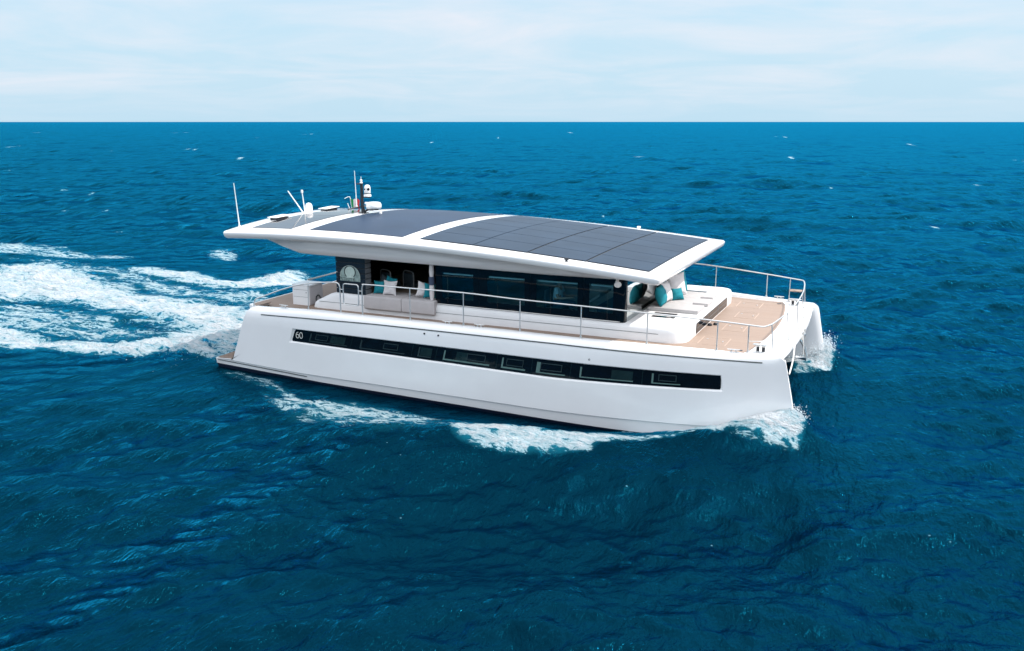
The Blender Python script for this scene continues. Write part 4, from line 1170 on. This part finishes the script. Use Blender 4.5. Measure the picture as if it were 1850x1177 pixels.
# water level along the hull sides and the bow wave
zw = np.interp(X0, [-3, 0, 3, 6, 11, 14.3, 15.4, 16.5, 17.2, 17.75, 18.1, 18.45, 19.0], [0, .02, -.02, -.14, -.24, -.28, -.16, .12, .34, .50, .30, .05, 0])
lat = np.exp(-(dyo / np.interp(X0, [6, 14, 17.8], [2.2, 1.6, 0.55])) ** 2)
wb_ = sstep(17.0, 18.0, X0)
Zs += zw * lat * ((1 - wb_) * np.where(np.abs(Y0) > 2.6, 1, 0.3) + wb_ * np.exp(-((np.abs(Y0) - 3.8) / 0.75) ** 2))
for sg in (-1, 1):
    ridge = [(18.05, 4.1), (16.3, 4.75), (14.6, 5.25), (13.2, 6.0), (11.6, 6.7), (9.6, 7.2), (7.0, 8.4), (3.5, 10.0)]
    hgt = [0.26, 0.24, 0.16, 0.10, 0.09, 0.07, 0.04, 0.0] if sg < 0 else [0.26, 0.24, 0.16, 0.08, 0.0, 0.0, 0.0, 0.0]
    d2 = np.full(X0.shape, 1e9); hh = np.zeros_like(X0); outb = np.zeros_like(X0)
    for i in range(len(ridge) - 1):
        ax, ay = ridge[i]; bx, by = ridge[i + 1]; ex, ey = bx - ax, by - ay
        t = np.clip(((X0 - ax) * ex + (Y0 * sg - ay) * ey) / (ex * ex + ey * ey), 0, 1)
        dd = (X0 - ax - t * ex) ** 2 + (Y0 * sg - ay - t * ey) ** 2
        m = dd < d2
        d2 = np.where(m, dd, d2); hh = np.where(m, hgt[i] + (hgt[i + 1] - hgt[i]) * t, hh)
    d = np.sqrt(d2)
    Zs += hh * np.exp(-(d / 0.75) ** 2)
    if sg < 0:      # the hollow outside the bow wave
        so_ = np.where(Y0 < np.interp(X0, [3.5, 7, 9.6, 11.6, 13.2, 14.6, 16.3, 18.05], [-10, -8.4, -7.2, -6.7, -6.0, -5.25, -4.75, -4.1]), d, -d)
        Zs += sstep(3, 9, X0) * (1 - sstep(17, 20.5, X0)) * (0.16 * np.exp(-((so_ - 0.2) / 1.1) ** 2) - 0.36 * np.exp(-((so_ - 4.6) / 2.3) ** 2) + 0.20 * np.exp(-((so_ - 9.0) / 2.2) ** 2))
# foam cover
FO = np.zeros_like(X0)
near = (r < 110)
fx, fy = X0[near], Y0[near]
wx = fx + 1.1 * (fbm(fx * 0.5, fy * 0.5, 21, 4) - 0.47); wy = fy + 1.1 * (fbm(fx * 0.5, fy * 0.5, 31, 4) - 0.47)
fo = np.zeros_like(fx); lift = np.zeros_like(fx)
for den_, soft, P in FOAM:
    Pn = np.array(P)
    bb = (wx > Pn[:, 0].min() - 3) & (wx < Pn[:, 0].max() + 3) & (wy > Pn[:, 1].min() - 3) & (wy < Pn[:, 1].max() + 3)
    if not bb.any(): continue
    tight = soft < 0.36
    ux, uy = (fx[bb] * .8 + wx[bb] * .2, fy[bb] * .8 + wy[bb] * .2) if tight else (wx[bb], wy[bb])
    sd = poly_sd(ux, uy, P)
    m = den_ * sstep(-soft, soft, sd)
    fo[bb] = np.maximum(fo[bb], m)
    if den_ > 0.9 and P[0][0] < 5: lift[bb] = np.maximum(lift[bb], sstep(-soft * .3, soft * 2.5, sd))
dyn = np.maximum(np.abs(fy) - np.interp(fx, [11, 14, 16, 17.6, 18.2], [4.68, 4.49, 4.15, 3.75, 3.75]), -0.4)
bowm = (0.80 + 0.20 * sstep(15.2, 16.6, fx)) * sstep(12.6, 14.2, fx) * (1 - sstep(18.0, 18.4, fx)) * (1 - sstep(0.45 + 0.45 * sstep(15.8, 17.4, fx), 1.05 + 0.75 * sstep(15.8, 17.4, fx), dyn + 0.7 * (fbm(fx * 1.3, fy * 1.3, 61, 3) - .45))) * (np.abs(fy) > 2.8)
fo = np.maximum(fo, 1.0 * bowm)
fo = np.maximum(fo, 0.99 * np.exp(-((fx + 2.6) / 3.0) ** 4 - ((fy - 0.4) / 4.0) ** 4))
FO[near] = fo
tur = fbm(fx * 0.9, fy * 1.5, 41, 5)
tur2 = fbm(fx * 3.2, fy * 4.0, 51, 4)
add = lift * (0.10 + 0.95 * (tur - 0.42)) + np.minimum(fo, .9) * 0.16 * (tur2 - 0.45)
# the jet thrown up close behind the stern
jet = np.exp(-((fx + 2.2) / 2.6) ** 2) * np.exp(-((np.abs(fy) - 2.9) / 1.5) ** 2)
add += jet * (0.03 + 0.45 * np.maximum(tur - 0.36, 0)) * (fx < 0.2)
Zs[near] += add
# whitecaps on the open sea
for cx_, cy_, w in CAPS:
    m = (np.abs(X0 - cx_) < 14) & (np.abs(Y0 - cy_) < 14 + 0.02 * np.hypot(cx_, cy_)) & (r < 900)
    if m.any():
        ux = (X0[m] - cx_) * math.cos(R(24.4)) + (Y0[m] - cy_) * math.sin(R(24.4)); uy = -(X0[m] - cx_) * math.sin(R(24.4)) + (Y0[m] - cy_) * math.cos(R(24.4))
        dist_ = math.hypot(cx_ - CAM[0], cy_ - CAM[1])
        FO[m] = np.maximum(FO[m], 0.85 * np.exp(-(ux / (w * 1.3)) ** 2 - (uy / (0.35 + dist_ * dist_ / 11000)) ** 2))
X = X + DX; Y = Y + DY

co = np.stack([X, Y, Zs], -1).astype(np.float32).reshape(-1, 3)
ii, jj = np.meshgrid(np.arange(nr - 1), np.arange(nth), indexing='ij')
j2 = (jj + 1) % nth
quads = np.stack([ii * nth + jj, (ii + 1) * nth + jj, (ii + 1) * nth + j2, ii * nth + j2], -1).reshape(-1, 4)
FOf = FO.reshape(-1).astype(np.float32)
fq = FOf[quads].max(axis=1)
def sheet(name, q):
    used, inv = np.unique(q, return_inverse=True)
    me = bpy.data.meshes.new(name)
    me.vertices.add(len(used)); me.vertices.foreach_set('co', co[used].ravel())
    nq = len(q)
    me.loops.add(nq * 4); me.loops.foreach_set('vertex_index', inv.reshape(-1).astype(np.int32))
    me.polygons.add(nq); me.polygons.foreach_set('loop_start', np.arange(0, nq * 4, 4, dtype=np.int32))
    me.update(calc_edges=True)
    at = me.attributes.new('foam', 'FLOAT', 'POINT'); at.data.foreach_set('value', FOf[used])
    me.polygons.foreach_set('use_smooth', np.ones(nq, bool))
    me.materials.append(MATS['water'])
    o = bpy.data.objects.new(name, me); COL.objects.link(o)
    return o

def water():
    m, t, p, o = nt('water')
    t.nodes.remove(p)
    geo = node(t, 'ShaderNodeNewGeometry')
    def noise(scale, detail, rough, sx=1.0, sy=1.0, rot=0.0, dist=0.0):
        mp = node(t, 'ShaderNodeMapping'); mp.inputs['Scale'].default_value = (sx, sy, 1); mp.inputs['Rotation'].default_value = (0, 0, rot)
        t.links.new(geo.outputs['Position'], mp.inputs['Vector'])
        n = node(t, 'ShaderNodeTexNoise', Scale=scale, Detail=detail, Roughness=rough, Distortion=dist)
        t.links.new(mp.outputs[0], n.inputs['Vector']); return n.outputs[0]
    # ripples
    b0 = noise(0.13, 3, 0.55, 1.7, 0.7, R(60))
    bf_ = noise(0.035, 4, 0.6, 1.9, 0.6, R(62))
    b1 = noise(0.55, 3, 0.55, 1.6, 0.8, R(62))
    b2 = noise(2.2, 4, 0.6, 1.6, 0.7, R(55), 0.4)
    b3 = noise(9.0, 3, 0.6, 1.5, 0.75, R(75), 0.3)
    hgt = mth(t, 'ADD', mth(t, 'ADD', mth(t, 'ADD', mth(t, 'MULTIPLY', b0, 1.0), mth(t, 'MULTIPLY', bf_, 3.4)), mth(t, 'MULTIPLY', b1, 0.19)), mth(t, 'ADD', mth(t, 'MULTIPLY', b2, 0.12), mth(t, 'MULTIPLY', b3, 0.034)))
    bp_ = node(t, 'ShaderNodeBump', Strength=1.0, Distance=1.0)
    t.links.new(hgt, bp_.inputs['Height'])
    bsoft = node(t, 'ShaderNodeBump', Strength=0.42, Distance=1.0); t.links.new(mth(t, 'ADD', mth(t, 'MULTIPLY', b2, 0.15), mth(t, 'ADD', mth(t, 'MULTIPLY', b1, 0.16), mth(t, 'MULTIPLY', b3, 0.05))), bsoft.inputs['Height'])
    # body colour: light coming back out of the water; greener where air is churned in
    at = node(t, 'ShaderNodeAttribute', attribute_name='foam')
    foam = at.outputs['Fac']
    big = noise(0.03, 3, 0.5)
    body = mixc(t, mrange(t, big, 0.35, 0.65, 0, 1), (0.0003, 0.0070, 0.0145), (0.0003, 0.0094, 0.0185))
    body = mixc(t, mrange(t, foam, 0.35, 0.95, 0.0, 0.6), body, (0.008, 0.13, 0.19))
    df = node(t, 'ShaderNodeBsdfDiffuse'); t.links.new(body, df.inputs['Color']); t.links.new(bsoft.outputs[0], df.inputs['Normal'])
    gl = node(t, 'ShaderNodeBsdfGlossy'); gl.inputs['Roughness'].default_value = 0.09
    gl.inputs['Color'].default_value = (0.012, 0.455, 0.79, 1)
    t.links.new(bp_.outputs[0], gl.inputs['Normal'])
    fr = node(t, 'ShaderNodeFresnel', IOR=1.333); t.links.new(bp_.outputs[0], fr.inputs['Normal'])
    fac = mth(t, 'MINIMUM', mth(t, 'MULTIPLY', mth(t, 'POWER', fr.outputs[0], 1.2), 1.32), 0.74)
    sea = node(t, 'ShaderNodeMixShader')
    t.links.new(fac, sea.inputs[0]); t.links.new(df.outputs[0], sea.inputs[1]); t.links.new(gl.outputs[0], sea.inputs[2])
    # foam: lacy at the edges, solid in the middle, drawn out along the boat's track
    n1 = noise(1.5, 9, 0.66, 0.42, 1.25, R(-8), 0.8)
    n2 = noise(7.0, 6, 0.65, 0.8, 1.2, 0.0, 0.8)
    rid = mth(t, 'SUBTRACT', 1.0, mth(t, 'MULTIPLY', mth(t, 'ABSOLUTE', mth(t, 'SUBTRACT', noise(1.9, 7, 0.6, 0.8, 1.3, 0.2, 1.0), 0.5)), 6.0), clamp=True)
    nn = mth(t, 'ADD', mth(t, 'ADD', mth(t, 'MULTIPLY', n1, 0.62), mth(t, 'MULTIPLY', n2, 0.22)), mth(t, 'MULTIPLY', rid, 0.16))
    thr = mrange(t, foam, 0.0, 1.0, 0.80, 0.372)
    dlt = mth(t, 'SUBTRACT', nn, thr)
    cover = mrange(t, dlt, -0.012, 0.06, 0.0, 1.0, True)
    cover = mth(t, 'MULTIPLY', cover, mrange(t, foam, 0.03, 0.12, 0, 1))
    # tiny flecks of foam and glitter on the open water
    vo = node(t, 'ShaderNodeTexVoronoi', Scale=2.6); vo.feature = 'F1'
    t.links.new(geo.outputs['Position'], vo.inputs['Vector'])
    fl = mth(t, 'MULTIPLY', mth(t, 'LESS_THAN', vo.outputs['Distance'], 0.055), mth(t, 'GREATER_THAN', noise(0.35, 4, 0.6), 0.60))
    cover = mth(t, 'MAXIMUM', cover, mth(t, 'MULTIPLY', fl, 0.7))
    fcol = mixc(t, mrange(t, dlt, 0.0, 0.22, 0, 1), (0.24, 0.46, 0.54), (0.66, 0.71, 0.75))
    fd = node(t, 'ShaderNodeBsdfDiffuse'); t.links.new(fcol, fd.inputs['Color'])
    bf = node(t, 'ShaderNodeBump', Strength=1.0, Distance=0.8)
    t.links.new(mth(t, 'ADD', mth(t, 'MULTIPLY', n1, 0.8), mth(t, 'MULTIPLY', n2, 0.4)), bf.inputs['Height']); t.links.new(bf.outputs[0], fd.inputs['Normal'])
    ms = node(t, 'ShaderNodeMixShader')
    t.links.new(cover, ms.inputs[0]); t.links.new(sea.outputs[0], ms.inputs[1]); t.links.new(fd.outputs[0], ms.inputs[2])
    t.links.new(ms.outputs[0], o.inputs[0])
    MATS['water'] = m
water()
rq = RR[quads[:, 0] // nth]
isf = (fq > 0.06) & (rq < 110)
tag(sheet('sea', quads[~isf]), 'deep blue open sea with short choppy waves reaching the horizon', None, kind='structure')
tag(sheet('wake_foam', quads[isf]), 'white churned foam of the wake and bow wave around the catamaran', None, kind='stuff')

# ------------------------------------------------------------------ spray thrown up at the bows and stern
def spraymat():
    m, t, p, o = nt('spray')
    t.nodes.remove(p)
    d = node(t, 'ShaderNodeBsdfDiffuse'); d.inputs[0].default_value = (0.86, 0.90, 0.92, 1)
    tl = node(t, 'ShaderNodeBsdfTranslucent'); tl.inputs[0].default_value = (0.86, 0.92, 0.95, 1)
    ms = node(t, 'ShaderNodeMixShader'); ms.inputs[0].default_value = 0.4
    t.links.new(d.outputs[0], ms.inputs[1]); t.links.new(tl.outputs[0], ms.inputs[2]); t.links.new(ms.outputs[0], o.inputs[0])
    MATS['spray'] = m
spraymat()
OCT_V = np.array([(1, 0, 0), (-1, 0, 0), (0, 1, 0), (0, -1, 0), (0, 0, 1), (0, 0, -1)], float)
OCT_F = [(0, 2, 4), (2, 1, 4), (1, 3, 4), (3, 0, 4), (2, 0, 5), (1, 2, 5), (3, 1, 5), (0, 3, 5)]
def droplets(name, pts, radii, label):
    pts, radii = np.array(pts), np.array(radii); n = len(pts)
    st = rng.uniform(0.6, 1.5, (n, 3))
    V = pts[:, None, :] + OCT_V[None] * (radii[:, None] * st)[:, None, :]
    F = (np.array(OCT_F)[None] + 6 * np.arange(n)[:, None, None]).reshape(-1, 3)
    me = bpy.data.meshes.new(name); me.vertices.add(n * 6); me.vertices.foreach_set('co', V.reshape(-1).astype(np.float32))
    me.loops.add(len(F) * 3); me.loops.foreach_set('vertex_index', F.reshape(-1).astype(np.int32))
    me.polygons.add(len(F)); me.polygons.foreach_set('loop_start', np.arange(0, len(F) * 3, 3, dtype=np.int32)); me.update(calc_edges=True)
    me.materials.append(MATS['spray'])
    o = bpy.data.objects.new(name, me); COL.objects.link(o)
    return tag(o, label, None, kind='stuff')
def bow_spray(sg, n, hmax, label):
    P, Q = [], []
    for _ in range(n):
        t = rng.beta(1.0, 2.2)                 # 0 at the stem, 1 two metres aft
        x = 17.95 - 2.2 * t + rng.normal(0, .05)
        side_ = -1 if rng.random() < 0.75 else 1
        off = abs(rng.normal(0, .16)) + 0.02 + 0.25 * t * rng.random()
        yy = hy(min(x, 17.6)) + off if side_ < 0 else hy(min(x, 17.6)) - hw_(min(x, 17.55), 0.5) - off
        if x > 17.75: yy = 3.8 + rng.normal(0, .22)
        base = 0.42 * (1 - t) ** 1.3 - 0.02
        z = base + hmax * (1 - t) ** 1.2 * rng.beta(1.0, 2.6) * math.exp(-off * 1.5)
        P.append((x + 0.25 * max(0, rng.normal(0, .5)) * (1 - t), sg * yy, z - 0.04)); Q.append(0.004 + 0.014 * rng.random() ** 3)
    return droplets('bow_spray', P, Q, label)
bow_spray(-1, 17000, 0.60, 'white spray bursting off the nearer bow')
bow_spray(1, 16000, 1.0, 'white spray bursting off the farther bow')
P, Q = [], []
for _ in range(1300):
    x = -0.6 - abs(rng.normal(0, 2.6)); y = rng.choice([-1, 1]) * rng.normal(2.9, 1.0)
    P.append((x, y, 0.10 + 0.35 * math.exp(-(abs(x) - 1.8) ** 2 / 8) * rng.beta(1.2, 2.5))); Q.append(0.004 + 0.010 * rng.random() ** 3)
droplets('stern_spray', P, Q, 'white spray kicked up close behind the stern')
